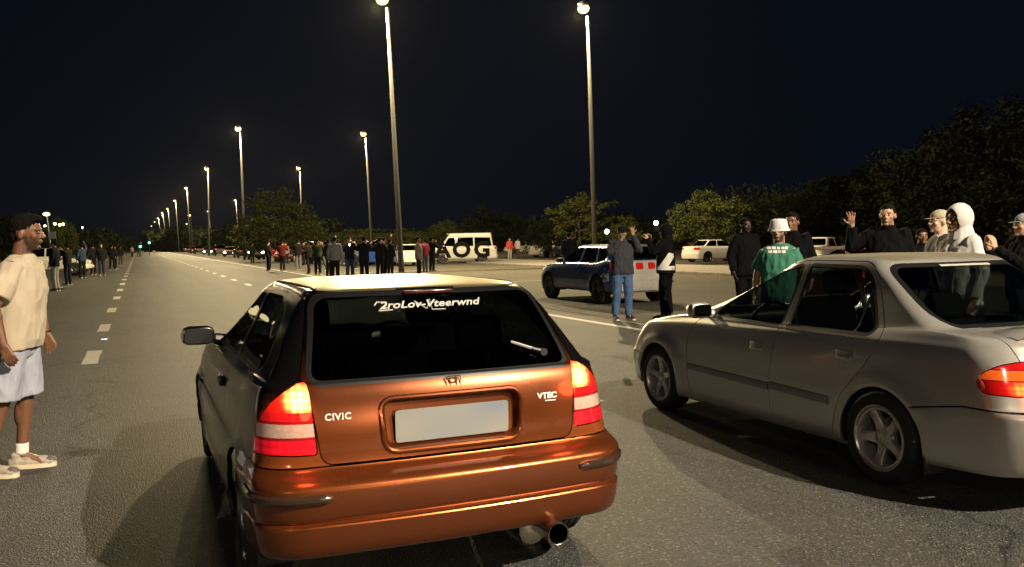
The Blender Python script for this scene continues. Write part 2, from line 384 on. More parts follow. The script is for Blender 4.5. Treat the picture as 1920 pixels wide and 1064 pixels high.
def street_lamp(base, top, label, power, group='tall street lamps', col=LAMP_COL, cone=0):
    base = Vector(base); top = Vector(top); d = top-base
    s = d.length/14.0
    root = empty('street_lamp', base, 0, label, 'street lamp', group)
    q = d.to_track_quat('Z','Y')
    p = link('pole', PM, None, root, False); p.rotation_euler = q.to_euler(); p.scale=(1,1,s)
    h = link('lamp_head', HM, None, root, False); h.location = d + Vector((-.25,0,.12)); h.rotation_euler=(math.radians(4),math.radians(-6),0)
    g = link('lamp_glass', LM, None, h, False); g.location=(0,0,-.16)
    if power:
        ld = bpy.data.lights.new('lamp_light','SPOT' if cone else 'POINT'); ld.energy = power; ld.color = col
        if cone: ld.spot_size = math.radians(cone); ld.spot_blend=.5
        ld.shadow_soft_size = .07
        lo = bpy.data.objects.new('lamp_light', ld); COL.objects.link(lo); lo.parent = h; lo.location=(-.38,0,-.56)
    return root
def lamp_px(tx, ty, X_base, label, power, hz=14, Yoff=0):
    P = G(tx, ty, hz)
    return street_lamp((X_base, P.y+Yoff, 0), P + Vector((.2,0,-.1)), label, power)
A = [((718,-5),'near'),((447,240),''),((388,316),''),((349,352),''),((328,376),''),((314,391),''),((304,399),''),((296,409),''),((290,416),''),((284,424),''),((279,432),''),((276,438),'')]
nm = ['tallest street lamp cut by the top edge, behind the copper hatchback roof','tall street lamp rising left of the bushy tree, second of the long row','third street lamp of the long row beside the road','fourth street lamp of the long row beside the road','fifth street lamp of the long row beside the road','sixth street lamp of the long row, shrinking towards the horizon','seventh street lamp of the long row, shrinking towards the horizon','eighth street lamp of the long row towards the horizon','ninth street lamp of the long row towards the horizon','tenth street lamp of the long row, close to the horizon','eleventh street lamp of the long row, nearly at the horizon','farthest lit street lamp of the long row above the traffic lights']
bx = [10.9,10.45,10.5,10.3,10.2,10.2,10.2,10.2,10.2,10.2,10.2,10.2]
for i,((xy,_),l) in enumerate(zip(A,nm)):
    lamp_px(xy[0], xy[1], bx[i]+ (1.6 if i==0 else 0), l, LAMP_W*1.7 if i==0 else LAMP_W if i<5 else (LAMP_W*1.0 if i<8 else 0))
nb = [((1095,12),'street lamp behind the blue car, its whole pole and head in view',22.9),((682,250),'street lamp left of the tallest pole, in the second row',24.6),((560,315),'street lamp standing right of the bushy tree, second row',24.8),((441,375),'small distant street lamp left of the bushy tree, second row',25.5),((390,396),'tiny far street lamp of the second row, under the third big lamp',24.5)]
for i,(xy,l,b) in enumerate(nb):
    lamp_px(xy[0], xy[1], b, l, LAMP_W if i<4 else LAMP_W)
for i,(x,y) in enumerate(((351,420),(320,438),(298,437),(357,404))):
    P = G(x,y,11.0 if i!=3 else 9); street_lamp((P.x+.3,P.y,0), P, ['far street lamp low behind the dark parked cars','small far street lamp near the road end, right of the long row','tiny far lamp beside the end of the long row','small lamp beside the fourth big lamp pole'][i], 0)
# both rows carry on behind the camera; the left lamp is an added fill
street_lamp((11.2,-11.0,0),(11.0,-11.0,14),'street lamp of the roadside row, just behind the photographer',LAMP_W*3.0,col=NEAR_COL,cone=157)
street_lamp((24.3,-10,0),(24.2,-10,14),'street lamp of the second row, behind the photographer',LAMP_W*.25,col=NEAR_COL,cone=140)
street_lamp((-17,-20,0),(-17,-20,14),'added fill lamp on the left side of the road, behind the photographer',LAMP_W*.25,col=NEAR_COL,cone=157)  # added, unseen fill that brightens the sedan's left side
street_lamp((12.2,-60,0),(12.0,-60,14),'street lamp of the roadside row, far behind the photographer',LAMP_W,col=NEAR_COL)
# ------------------------------------------------------------------ car bodies: a dense skin, cut into its panels
def pchip(x, y, xq):
    x = np.asarray(x,float); y = np.asarray(y,float); xq = np.clip(xq, x[0], x[-1])
    h = np.diff(x); dl = np.diff(y)/h; d = np.zeros_like(y)
    for i in range(1,len(x)-1):
        if dl[i-1]*dl[i] > 0:
            w1 = 2*h[i]+h[i-1]; w2 = h[i]+2*h[i-1]; d[i] = (w1+w2)/(w1/dl[i-1]+w2/dl[i])
    d[0] = dl[0]; d[-1] = dl[-1]
    k = np.clip(np.searchsorted(x, xq, side='right')-1, 0, len(x)-2)
    t = (xq-x[k])/h[k]
    return y[k]*(1+2*t)*(1-t)**2 + h[k]*d[k]*t*(1-t)**2 + y[k+1]*t*t*(3-2*t) + h[k]*d[k+1]*t*t*(t-1)
def skin(ycols, rings, sub=3, taper=(.05,.06), ends=(1.25,1.25), arches=(), lowres=1.0, flare=.014):
    """rings: rows of (z0..z6, yr, yf, w, rr, rf, br, bf)"""
    R_ = np.array(rings, float); nr = len(R_); t = np.arange(nr)
    tq = np.concatenate([np.linspace(i, i+1, sub, endpoint=False) for i in range(nr-1)] + [[nr-1]])
    P = np.stack([pchip(t, R_[:,c], tq) for c in range(R_.shape[1])], 1)
    nA, nC, nS = int(12*lowres), max(4,int(9*lowres)), int(46*lowres)
    bm = bmesh.new(); grid = []
    for row in P:
        z = row[:7]; yr, yf, w, rr, rf, br, bf = row[7:]
        rr = min(rr, w*.95); rf = min(rf, w*.95)
        pts = []
        for i in range(nA): pts.append(((w-rr)*i/nA, yr))
        for i in range(nC):
            a = math.pi/2*i/nC; pts.append((w-rr+rr*math.sin(a), yr+rr-rr*math.cos(a)))
        for i in range(nS):
            pts.append((w, yr+rr + (yf-rf-yr-rr)*i/nS))
        for i in range(nC):
            a = math.pi/2*i/nC; pts.append((w-rf+rf*math.cos(a), yf-rf+rf*math.sin(a)))
        for i in range(nA+1): pts.append(((w-rf)*(1-i/nA), yf))
        pts = np.array(pts); x = pts[:,0].copy(); y = pts[:,1].copy()
        wr = np.clip(1-(y-yr)/(rr+.35),0,1); wf = np.clip(1-(yf-y)/(rf+.45),0,1)
        y += br*(x/w)**2*wr**1.5; y -= bf*(x/w)**2*wf**1.5
        tr = np.clip((-ends[0]-y)/(2.1-ends[0]),0,1.2); tf = np.clip((y-ends[1])/(2.1-ends[1]),0,1.2)
        x *= 1 - taper[0]*tr**2 - taper[1]*tf**2
        zz = pchip(ycols, z, y)
        if flare:
            for (ay, az, ar) in arches:
                r = np.hypot(y-ay, zz-az); g = np.exp(-((r-ar)/.055)**2)*(zz>az-.12)*flare
                x = np.where(x > w*.8, x+g, x)
        n = len(x)
        right = [bm.verts.new((x[i], y[i], zz[i])) for i in range(n)]
        left = [bm.verts.new((-x[i], y[i], zz[i])) for i in range(1,n-1)]
        grid.append((right, left))
    for a, b in zip(grid[:-1], grid[1:]):
        la = a[0] + a[1][::-1]; lb = b[0] + b[1][::-1]; n = len(la)
        for i in range(n):
            bm.faces.new((la[i], la[(i+1)%n], lb[(i+1)%n], lb[i]))
    right, left = grid[-1]; n = len(right); L = [right[0]] + left + [right[-1]]
    for i in range(n-1):
        vs = [right[i], right[i+1], L[i+1], L[i]]; u = []
        for v in vs:
            if v not in u: u.append(v)
        if len(u) > 2: bm.faces.new(u)
    bm.normal_update()
    return bm
AX = {'x':(1,2), 'y':(0,2), 'z':(0,1)}
def cut(bm, poly, axis, reg, cond=None, only=(0,), flat=True):
    ia, ib = AX[axis]; P = np.array(poly, float); lo = P.min(0)-.03; hi = P.max(0)+.03
    cand = []
    for f in bm.faces:
        if f.material_index not in only: continue
        c = f.calc_center_median()
        if cond and not cond(c, f.normal): continue
        co = [v.co for v in f.verts]
        if max(v[ia] for v in co) < lo[0] or min(v[ia] for v in co) > hi[0] or max(v[ib] for v in co) < lo[1] or min(v[ib] for v in co) > hi[1]: continue
        cand.append(f)
    N = len(P)
    for i in range(N):
        a, b = P[i], P[(i+1)%N]; e = b-a; L = np.hypot(*e)
        if L < 1e-5: continue
        n2 = np.array([e[1],-e[0]])/L
        no = [0,0,0]; co = [0,0,0]; no[ia], no[ib] = n2; co[ia], co[ib] = a
        sl = np.minimum(a,b)-.004; sh = np.maximum(a,b)+.004
        fs = []
        for f in cand:
            if not f.is_valid: continue
            vs = [v.co for v in f.verts]
            if max(v[ia] for v in vs) < sl[0] or min(v[ia] for v in vs) > sh[0] or max(v[ib] for v in vs) < sl[1] or min(v[ib] for v in vs) > sh[1]: continue
            d = [(v[ia]-a[0])*n2[0]+(v[ib]-a[1])*n2[1] for v in vs]
            if min(d) > -1e-6 or max(d) < 1e-6: continue
            fs.append(f)
        if not fs: continue
        geom = list({x for f in fs for x in (list(f.verts)+list(f.edges))}) + fs
        old = set(cand)
        r = bmesh.ops.bisect_plane(bm, geom=geom, plane_co=co, plane_no=no, dist=1e-6)
        cand = [f for f in cand if f.is_valid] + [g for g in r['geom'] if isinstance(g, bmesh.types.BMFace) and g not in old]
        cand = list({f for f in cand})
    x0, y0 = P[:,0], P[:,1]; x1, y1 = np.roll(x0,-1), np.roll(y0,-1)
    for f in cand:
        if not f.is_valid: continue
        c = f.calc_center_median(); u, v = c[ia], c[ib]
        m = (y0 > v) != (y1 > v)
        with np.errstate(divide='ignore', invalid='ignore'):
            xi = (x1-x0)*(v-y0)/(y1-y0)+x0
        if np.count_nonzero(m & (u < xi)) % 2: f.material_index = reg
def strip_poly(pts, w):
    P = np.array(pts,float); n = len(P); L = []; R = []
    for i in range(n):
        d = P[min(i+1,n-1)]-P[max(i-1,0)]; d/=np.hypot(*d); m = np.array([d[1],-d[0]])*w/2
        L.append(tuple(P[i]+m)); R.append(tuple(P[i]-m))
    return L + R[::-1]
GAP = 99
def panel(bm, poly, axis, reg, cond=None, gap=.006, only=(0,)):
    cut(bm, offset_poly(poly, gap), axis, GAP, cond, only)
    cut(bm, poly, axis, reg, cond, (GAP,))
def region(bm, reg, inset=0):
    """copy of the faces of one region as a new bmesh"""
    nb_ = bmesh.new(); mp = {}
    for f in bm.faces:
        if f.material_index != reg: continue
        vs = []
        for v in f.verts:
            if v not in mp: mp[v] = nb_.verts.new(v.co - (v.normal*inset if inset else Vector()))
            vs.append(mp[v])
        try: nb_.faces.new(vs)
        except ValueError: pass
    return nb_
def islands(b):
    seen = set(); out = []
    for f in b.faces:
        if f in seen: continue
        st = [f]; seen.add(f); isl = []
        while st:
            g = st.pop(); isl.append(g)
            for e in g.edges:
                for h in e.link_faces:
                    if h not in seen: seen.add(h); st.append(h)
        out.append(isl)
    return out
def part_from(bm, reg, name, m, parent, thick=.012, inset=0, side=None, sharp=28, min_area=1e-5, label=None):
    b = region(bm, reg, inset)
    if side is not None:
        dl = [f for f in b.faces if (f.calc_center_median().x > 0) != (side > 0)]
        bmesh.ops.delete(b, geom=dl, context='FACES')
    if not b.faces: b.free(); return None
    bmesh.ops.remove_doubles(b, verts=b.verts[:], dist=2e-5)
    bmesh.ops.dissolve_degenerate(b, edges=b.edges[:], dist=1e-5)
    me = bpy.data.meshes.new(name); b.normal_update(); b.to_mesh(me)
    bd = [e.index for e in b.edges if e.is_boundary]; b.free()
    o = link(name, me, m, parent, True, sharp)
    at = me.attributes.get('sharp_edge') or me.attributes.new('sharp_edge','BOOLEAN','EDGE')
    for i in bd: at.data[i].value = True
    if thick:
        s = o.modifiers.new('thickness','SOLIDIFY'); s.thickness = thick; s.offset = -1; s.use_even_offset = False
    if label: o['label'] = label
    return o
def tyre_mesh(r, w, rim):
    bm = bmesh.new(); h = w/2
    prof = [(rim,-h+.012),(rim+.012,-h),(rim+.02,-h-.002),(r-.028,-h-.004),(r-.012,-h+.004),(r-.002,-h+.018),(r,-h+.03)]
    for g in (-.055,-.018,.018,.055):
        if abs(g) < h-.03: prof += [(r,g-.005),(r-.007,g-.004),(r-.007,g+.004),(r,g+.005)]
    prof += [(r,h-.03),(r-.002,h-.018),(r-.012,h-.004),(r-.028,h+.004),(rim+.02,h+.002),(rim+.012,h),(rim,h-.012)]
    lathe(bm, prof, 48, close=True)
    me = bpy.data.meshes.new('tyre'); bm.to_mesh(me); bm.free(); return me
def rim_mesh(rim, w, style='five', n=5):
    """outer face at +z"""
    bm = bmesh.new(); h = w/2
    lathe(bm, [(rim+.004,h-.006),(rim+.004,h),(rim-.006,h+.001),(rim-.016,h-.010),(rim-.022,h-.03),(rim-.03,-h+.02),(rim+.004,-h+.01),(rim+.004,-h+.004),(rim-.034,-h+.012),(rim-.034,h-.03),(rim-.026,h-.012)], 48, close=True)
    zc = h-.035
    lathe(bm, [(.0001,zc+.004),(.028,zc+.003),(.030,zc-.003),(.034,zc-.004),(.068,zc-.008),(.078,zc-.02),(.078,zc-.05),(.0001,zc-.05)], 30)
    for k in range(n):
        a = 2*math.pi*k/n + math.pi/2
        if style == 'five':   # broad spokes waisted in the middle
            st = [(.055,.040),(.085,.033),(.12,.029),(.155,.034),(.185,.048),(rim-.012,.066)]
        elif style == 'twin': st = [(.05,.016),(.11,.012),(rim-.015,.014)]
        else: st = [(.05,.02),(.11,.014),(rim-.015,.02)]
        offs = (0,) if style != 'twin' else (-.022,.022)
        for of in offs:
            rows = []
            for i,(r,hw) in enumerate(st):
                u = (r-st[0][0])/(st[-1][0]-st[0][0]); zt = zc-.002 + .026*u*u
                c = Vector((math.cos(a), math.sin(a),0)); t = Vector((-math.sin(a), math.cos(a),0))
                o2 = of*(1+u*.9)
                rows.append([bm.verts.new(c*r+t*(o2+s*hw*q)+Vector((0,0,z))) for s,q,z in ((-1,1,zt-.034),(-1,1,zt-.008),(-1,.72,zt),(1,.72,zt),(1,1,zt-.008),(1,1,zt-.034))])
            for p, q in zip(rows[:-1], rows[1:]):
                for i in range(6): bm.faces.new((p[i], p[(i+1)%6], q[(i+1)%6], q[i]))
    for k in range(4 if style=='five' else 5):
        a = 2*math.pi*k/(4 if style=='five' else 5)+.5
        M = Matrix.Translation((.05*math.cos(a), .05*math.sin(a), zc-.008))
        lathe(bm, [(.0001,.012),(.009,.012),(.011,.0),(.011,-.004)], 8, M)
    bmesh.ops.recalc_face_normals(bm, faces=bm.faces)
    me = bpy.data.meshes.new('rim'); bm.to_mesh(me); bm.free(); return me
def disc_mesh():
    bm = bmesh.new(); lathe(bm, [(.0001,.01),(.07,.01),(.07,.0),(.125,.0),(.125,-.02),(.0001,-.02)], 30)
    me = bpy.data.meshes.new('brake_disc'); bm.to_mesh(me); bm.free(); return me
DM = disc_mesh(); DM.materials.append(M_disc)
WH = {}
def add_wheel(parent, x, y, r, w, rim, style, n, mrim, steer=0):
    key = (r,w,rim,style,n,mrim.name)
    if key not in WH:
        a = tyre_mesh(r,w,rim); a.materials.append(M_rubber); b = rim_mesh(rim,w,style,n); b.materials.append(mrim)
        for me in (a,b): me.polygons.foreach_set('use_smooth',[True]*len(me.polygons)); me.set_sharp_from_angle(angle=.6)
        WH[key] = (a,b)
    a, b = WH[key]
    e = empty('wheel', (x,y,r)); e.parent = parent
    s = 1 if x > 0 else -1
    e.rotation_euler = (random.uniform(0,6.28) if True else 0, 0, steer)
    for me, nm_ in ((a,'tyre'),(b,'rim'),(DM,'brake_disc')):
        o = link(nm_, me, None, e, False); o.rotation_euler = (0, s*math.pi/2, 0)
        if nm_ == 'brake_disc': o.location = (s*(w/2-.12),0,0)
    return e
def arch_poly(cy, cz, r, zbot, n=22):
    pts = [(cy+r*math.cos(a), cz+r*math.sin(a)) for a in np.linspace(0, math.pi, n)]
    return [(cy+r*1.0, zbot)] + pts + [(cy-r*1.0, zbot)]
def wheel_liner(parent, y, z, r, x0, x1):
    for s in (-1,1):
        bm = bmesh.new(); rows = []
        for a in np.linspace(-.25, math.pi+.25, 18):
            rows.append([bm.verts.new((s*x, y+r*math.cos(a), z+r*math.sin(a))) for x in (x0,x1)])
        c = bm.verts.new((s*x0,y,z-.1))
        for p,q in zip(rows[:-1],rows[1:]):
            bm.faces.new((p[0],p[1],q[1],q[0])); bm.faces.new((p[0],q[0],c))
        bmo('wheel_liner', bm, M_liner, parent)
def seat(parent, x, y, z, w=.5, m=None, head=True, h=.62, rake=.2):
    bm = bmesh.new()
    box(bm, (0,.02,.10), (w,.52,.16), bevel=.045)
    box(bm, (0,-.30-rake*.2,.10+h*.5), (w*.98,.15,h), Euler((-rake,0,0)).to_matrix(), bevel=.055)
    o = bmo('seat', bm, m or M_int, parent); o.location=(x,y,z)
    if head:
        for k in ((0,) if w < .8 else (-w*.3, w*.3)):
            bm = bmesh.new(); box(bm, (k,-.30-rake*.72,.10+h+.10), (.26,.10,.17), Euler((-rake,0,0)).to_matrix(), bevel=.04)
            tube(bm, [(k-.06,-.30-rake*.6,.10+h-.08),(k-.06,-.30-rake*.7,.10+h+.1)], .007, 6); tube(bm, [(k+.06,-.30-rake*.6,.10+h-.08),(k+.06,-.30-rake*.7,.10+h+.1)], .007, 6)
            bmo('headrest', bm, m or M_int, o)
    return o
def mirror(parent, x, y, z, m, w=.21, h=.125, gm=None):
    s = 1 if x > 0 else -1
    bm = bmesh.new(); box(bm, (s*w/2,0,0), (w,.15,h), bevel=.045)
    for v in bm.verts:
        if v.co.y > 0: v.co.z *= .72; v.co.x = s*w/2 + (v.co.x-s*w/2)*.85
    tube(bm, [(0,.01,-.03),(-s*.08,.02,-.05)], [.035,.045], 8)
    o = bmo('side_mirror', bm, m, parent); o.location = (x,y,z)
    bm = bmesh.new(); prism(bm, roundpoly([(-w*.42,-h*.38),(w*.42,-h*.38),(w*.40,h*.38),(-w*.38,h*.38)],.03), 0, .003, Matrix.Translation((s*w/2,-.077,0)) @ Matrix.Rotation(math.pi/2,4,'X'))
    bmo('mirror_glass', bm, gm or mat('mirror_glass',(.7,.72,.72),.03,1), o, smooth=False)
    return o
def steering(parent, x, y, z):
    bm = bmesh.new(); M = Matrix.Rotation(math.radians(-65),4,'X')
    tube(bm, [M@Vector((.18*math.cos(a),.18*math.sin(a),0)) for a in np.linspace(0,2*math.pi,24,endpoint=False)], .014, 8, closed=True)
    box(bm, (0,0,0), (.34,.05,.05), M.to_3x3(), bevel=.01); box(bm, (0,.02,-.03), (.14,.1,.12), M.to_3x3(), bevel=.02)
    o = bmo('steering_wheel', bm, M_black, parent); o.location=(x,y,z); return o
def text_mesh(name, body, size, m, parent, M, ext=.002, shear=0, font_w=1.0, offset=0, space=1.0):
    cu = bpy.data.curves.new(name,'FONT'); cu.body = body; cu.size = size; cu.extrude = ext; cu.align_x='CENTER'; cu.align_y='CENTER'; cu.shear = shear; cu.offset = offset; cu.space_character = space
    cu.resolution_u = 3
    t = bpy.data.objects.new('tmp', cu); COL.objects.link(t)
    me = bpy.data.meshes.new_from_object(t.evaluated_get(bpy.context.evaluated_depsgraph_get()))
    bpy.data.objects.remove(t); bpy.data.curves.remove(cu)
    o = link(name, me, m, parent, False); o.matrix_local = M @ Matrix.Diagonal((font_w,1,1,1)); return o
def surf_y(bvh, x, z, front=False):
    """y of the skin at (x,z), looking from behind (or the front)"""
    if front: h = bvh.ray_cast(Vector((x,6,z)), Vector((0,-1,0)))
    else: h = bvh.ray_cast(Vector((x,-6,z)), Vector((0,1,0)))
    return h[0].y if h[0] else 0
from mathutils.bvhtree import BVHTree
def belt_under(parent, ya, yb, w, z0, z1, yr, yf):
    bm = bmesh.new(); box(bm, (0,(yr+yf)/2,z0), ((w-.04)*2-.34, yf-yr-.25, .05))
    return bmo('underbody', bm, M_liner, parent)
UP = Matrix.Rotation(math.pi/2,4,'X')      # text plane standing up, facing -y (seen from behind)

# ================================================================== copper hatchback
def build_hatch():
    root = empty('hatchback_car', (1.248,5.555,0), 0, 'copper orange three-door hatchback with black roof, seen from behind in the foreground', 'car')
    yc = (-2.1,-1.6,-1.0,0,.9,1.5,2.1)
    R = [ #  z at the seven stations                 yr     yf    w     rr   rf   br   bf
     (.285,.24,.19,.18,.18,.20,.22,                -1.97, 1.98, .785, .16, .22, .06, .10),
     (.300,.26,.205,.195,.195,.20,.24,             -2.045,2.04, .845, .18, .22, .06, .10),
     (.350,.33,.27,.26,.26,.27,.29,                -2.072,2.07, .862, .19, .22, .06, .10),
     (.425,.41,.34,.33,.33,.34,.35,                -2.080,2.09, .868, .19, .22, .06, .10),
     (.440,.43,.36,.35,.35,.36,.37,                -2.060,2.09, .864, .18, .22, .06, .10),
     (.455,.45,.39,.38,.38,.39,.40,                -2.074,2.09, .866, .19, .22, .06, .10),
     (.520,.52,.48,.47,.47,.48,.48,                -2.082,2.10, .870, .19, .22, .06, .10),
     (.572,.57,.56,.55,.55,.56,.54,                -2.080,2.10, .872, .18, .22, .06, .10),
     (.605,.60,.60,.59,.59,.60,.57,                -2.052,2.09, .866, .17, .22, .06, .10),
     (.634,.632,.63,.62,.62,.62,.60,               -1.984,2.07, .850, .16, .22, .05, .10),
     (.652,.655,.66,.65,.65,.64,.62,               -1.972,2.06, .843, .17, .22, .05, .10),
     (.80, .81,.80,.79,.77,.72,.65,                -1.955,2.02, .830, .19, .22, .05, .12),
     (.93, .93,.89,.87,.84,.79,.69,                -1.925,1.94, .808, .19, .24, .05, .14),
     (.975,.965,.93,.905,.875,.82,.71,             -1.905,1.85, .795, .16, .25, .05, .14),
     (.985,.98,.945,.92,.895,.84,.74,              -1.897,1.50, .779, .16, .25, .05, .12),
     (.990,.985,.955,.93,.915,.87,.76,             -1.890,1.08, .768, .16, .25, .05, .10),
     (1.00,.995,.965,.94,.93,.88,.78,              -1.882,1.00, .758, .16, .25, .05, .12),
     (1.12,1.11,1.08,1.06,1.05,1.05,1.05,          -1.800,.66,  .694, .15, .25, .05, .12),
     (1.24,1.235,1.21,1.19,1.19,1.19,1.19,         -1.710,.36,  .622, .14, .24, .05, .11),
     (1.315,1.315,1.305,1.29,1.285,1.285,1.285,    -1.640,.14,  .568, .13, .22, .05, .10),
     (1.345,1.345,1.345,1.335,1.33,1.33,1.33,      -1.600,.02,  .528, .12, .20, .05, .09),
     (1.362,1.362,1.366,1.358,1.35,1.35,1.35,      -1.555,-.08, .480, .12, .18, .05, .08),
     (1.370,1.372,1.379,1.372,1.36,1.36,1.36,      -1.45, -.25, .36,  .12, .16, .05, .05),
     (1.372,1.376,1.385,1.378,1.365,1.36,1.36,     -1.30, -.45, .12,  .10, .10, .02, .02)]
    ar = .325; AY = 1.31; wr = .298
    bm = skin(yc, R, sub=4, taper=(.035,.05), arches=((-AY,wr,ar+.01),(AY,wr,ar+.01)), flare=.012)
    bvh = BVHTree.FromBMesh(bm)
    rear = lambda c,n: c.y < -1.35
    # wheel arches
    for s in (-1,1): cut(bm, arch_poly(s*AY, wr, ar, .1), 'x', GAP, lambda c,n: abs(c.x) > .5 and c.z < .75)
    # rear glass, drawn in the (x,z) plane as seen from behind
    rg = roundpoly([(-.600,.992),(.600,.992),(.525,1.328),(-.525,1.328)], [.05,.05,.06,.06])
    hatchp = roundpoly([(-.575,.655),(.575,.655),(.620,.985),(.640,1.0),(.548,1.350),(-.548,1.350),(-.640,1.0),(-.620,.985)], [.05,.05,.02,.02,.05,.05,.02,.02])
    panel(bm, hatchp, 'y', 2, rear, .005)                                   # tailgate
    cut(bm, offset_poly(rg, .022), 'y', 4, rear, (2,)); cut(bm, rg, 'y', 3, rear, (4,))   # frit band, glass
    rec = roundpoly([(-.305,.690),(.305,.690),(.318,.895),(-.318,.895)], .055, 6)
    cut(bm, rec, 'y', GAP, rear, (2,))
    # tail lights
    tl = []
    for s in (-1,1):
        P_ = [(s*.592,.694),(s*.9,.700),(s*.9,.80),(s*.815,.828),(s*.800,.866),(s*.766,.915),(s*.712,.962),(s*.66,.992),(s*.612,1.000)]
        if s < 0: P_ = P_[::-1]
        q = roundpoly(P_, [.02]+[.004]*8 if s>0 else [.004]*8+[.02], 3)
        cd_ = lambda c,n,s=s: c.y < -1.765 and c.x*s > .5
        cut(bm, [(.5*s,.6),(1*s,.6),(1*s,1.05),(.5*s,1.05)] if False else q, 'y', GAP, cd_)
        q2 = offset_poly(q, -.006)
        cut(bm, q2, 'y', 10, cd_, (GAP,))
        # bands
        for (z0,z1,rg_) in ((.60,.760,11),(.772,.826,12),(.838,.872,13),(.872,1.05,14)):
            cut(bm, [(s*.4,z0),(s*1.0,z0),(s*1.0,z1),(s*.4,z1)], 'y', rg_, cd_, (10,))
    # bumper: below the tailgate and wrapping to the arch
    bl = [(-3,.642),(-1.985,.642),(-1.80,.655),(-1.62,.655)]
    cut(bm, strip_poly([(-2.3,.645),(-1.90,.648),(-1.64,.650)], .006), 'x', GAP, lambda c,n: c.y < -1.5)
    cut(bm, strip_poly([(-1.62,.20),(-1.60,.45),(-1.62,.652)], .006), 'x', GAP, lambda c,n: abs(c.x)>.6)
    for f in bm.faces:
        c = f.calc_center_median()
        if f.material_index == 0 and c.y < -1.605 and c.z < .647: f.material_index = 5
    for f in bm.faces:
        c = f.calc_center_median()
        if f.material_index == 0 and c.y > 1.63 and c.z < .60: f.material_index = 15
    # side: door, side windows, rear quarter window
    side = lambda c,n: abs(c.x) > .45
    door = roundpoly([(.95,.26),(.98,.60),(.93,.885),(.80,.925),(.18,1.285),(-.36,1.335),(-.44,1.0),(-.48,.93),(-.50,.60),(-.42,.26)],
                     [.05,.05,.02,.02,.06,.04,.02,.02,.05,.05])
    panel(bm, door, 'x', 6, side, .005)
    dw = roundpoly([(.74,.945),(.20,1.262),(-.33,1.30),(-.415,.965)], [.02,.05,.04,.03])
    cut(bm, offset_poly(dw,.016), 'x', 8, side, (6,)); cut(bm, dw, 'x', 7, side, (8,))
    qw = roundpoly([(-.475,.975),(-.40,1.300),(-.95,1.308),(-1.28,1.235),(-1.47,1.035),(-1.38,.99)], [.03,.04,.06,.08,.05,.04])
    cut(bm, offset_poly(qw,.016), 'x', 8, side, (0,)); cut(bm, qw, 'x', 7, side, (8,))
    ws = roundpoly([(-.68,.945),(.68,.945),(.50,1.285),(-.50,1.285)], .05)
    fr = lambda c,n: c.y > -.1 and n.y > .15 and c.z > .93
    cut(bm, offset_poly(ws,.02), 'y', 8, fr); cut(bm, ws, 'y', 9, fr, (8,))
    rfp = roundpoly([(-.492,-1.575),(.492,-1.575),(.492,-.04),(-.492,-.04)], .04)
    cut(bm, rfp, 'z', 18, lambda c,n: c.z > 1.3)
    hood = roundpoly([(-.68,1.03),(.68,1.03),(.70,1.86),(-.70,1.86)], .08)
    panel(bm, hood, 'z', 16, lambda c,n: n.z > .5 and c.y > .8, .005)
    for s in (-1,1):
        cut(bm, roundpoly([(s*.45,.56),(s*.82,.56),(s*.82,.66),(s*.50,.66)][::s],.02), 'y', 17, lambda c,n: c.y > 1.6)
    copper = carpaint('copper_paint', (.225,.056,.014), .80, .28, upper=(.006,.005,.005), zsplit=.925, zsoft=.19)  # black upper; the soft fade down the tailgate is shading put into the paint
    dk = carpaint('shaded_side_paint', (.030,.026,.022), .6, .30, flake=False)
    blk = carpaint('black_gloss_paint', (.006,.005,.005), .3, .25, flake=False)
    gl = glass('dark_tinted_glass', (.24,.26,.26)); gls = glass('side_tinted_glass', (.38,.40,.37), .42)
    body = part_from(bm, 0, 'body', carpaint('shaded_shell_paint', (.013,.008,.006), .4, .15, upper=(.006,.005,.005), zsplit=.84, zsoft=.12, split_rule=(-1.70,(.225,.056,.014)), flake=False, coat=.22), root, .02)
    # side shade is put into the shell colour; copper returns at the tail: corner panels behind the arch are the bumper's own colour
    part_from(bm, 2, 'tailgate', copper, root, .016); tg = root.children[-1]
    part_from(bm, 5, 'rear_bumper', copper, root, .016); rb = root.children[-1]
    part_from(bm, 18, 'roof', carpaint('lamp_gold_roof_paint', (.40,.33,.18), .85, .40, flake=False, coat=.2), root, .016)  # lamp sheen put into the roof colour: gold base for the reflection
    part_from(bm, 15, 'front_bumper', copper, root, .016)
    for s,l in ((-1,None),(1,None)):
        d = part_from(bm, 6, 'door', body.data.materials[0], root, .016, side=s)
        bm2 = bmesh.new(); box(bm2, (s*.840,-.30,.80), (.022,.15,.052), bevel=.009); bmo('door_handle', bm2, M_black, d)
    for s in (-1,1): part_from(bm, 7, 'side_window', gls, root, .004, inset=.004, side=s)
    part_from(bm, 8, 'window_seal', M_seal, root, .012)
    part_from(bm, 4, 'glass_border', M_seal, tg, .008, inset=.001)
    rgo = part_from(bm, 3, 'rear_window', gl, tg, .004, inset=.003)
    part_from(bm, 9, 'windscreen', glass('clear_glass', (.6,.64,.62)), root, .004, inset=.004)
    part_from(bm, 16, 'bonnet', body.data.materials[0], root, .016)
    for s in (-1,1): part_from(bm, 17, 'headlight', mat('lamp_clear',(.5,.5,.5),.1,.2,1), root, .01, side=s)
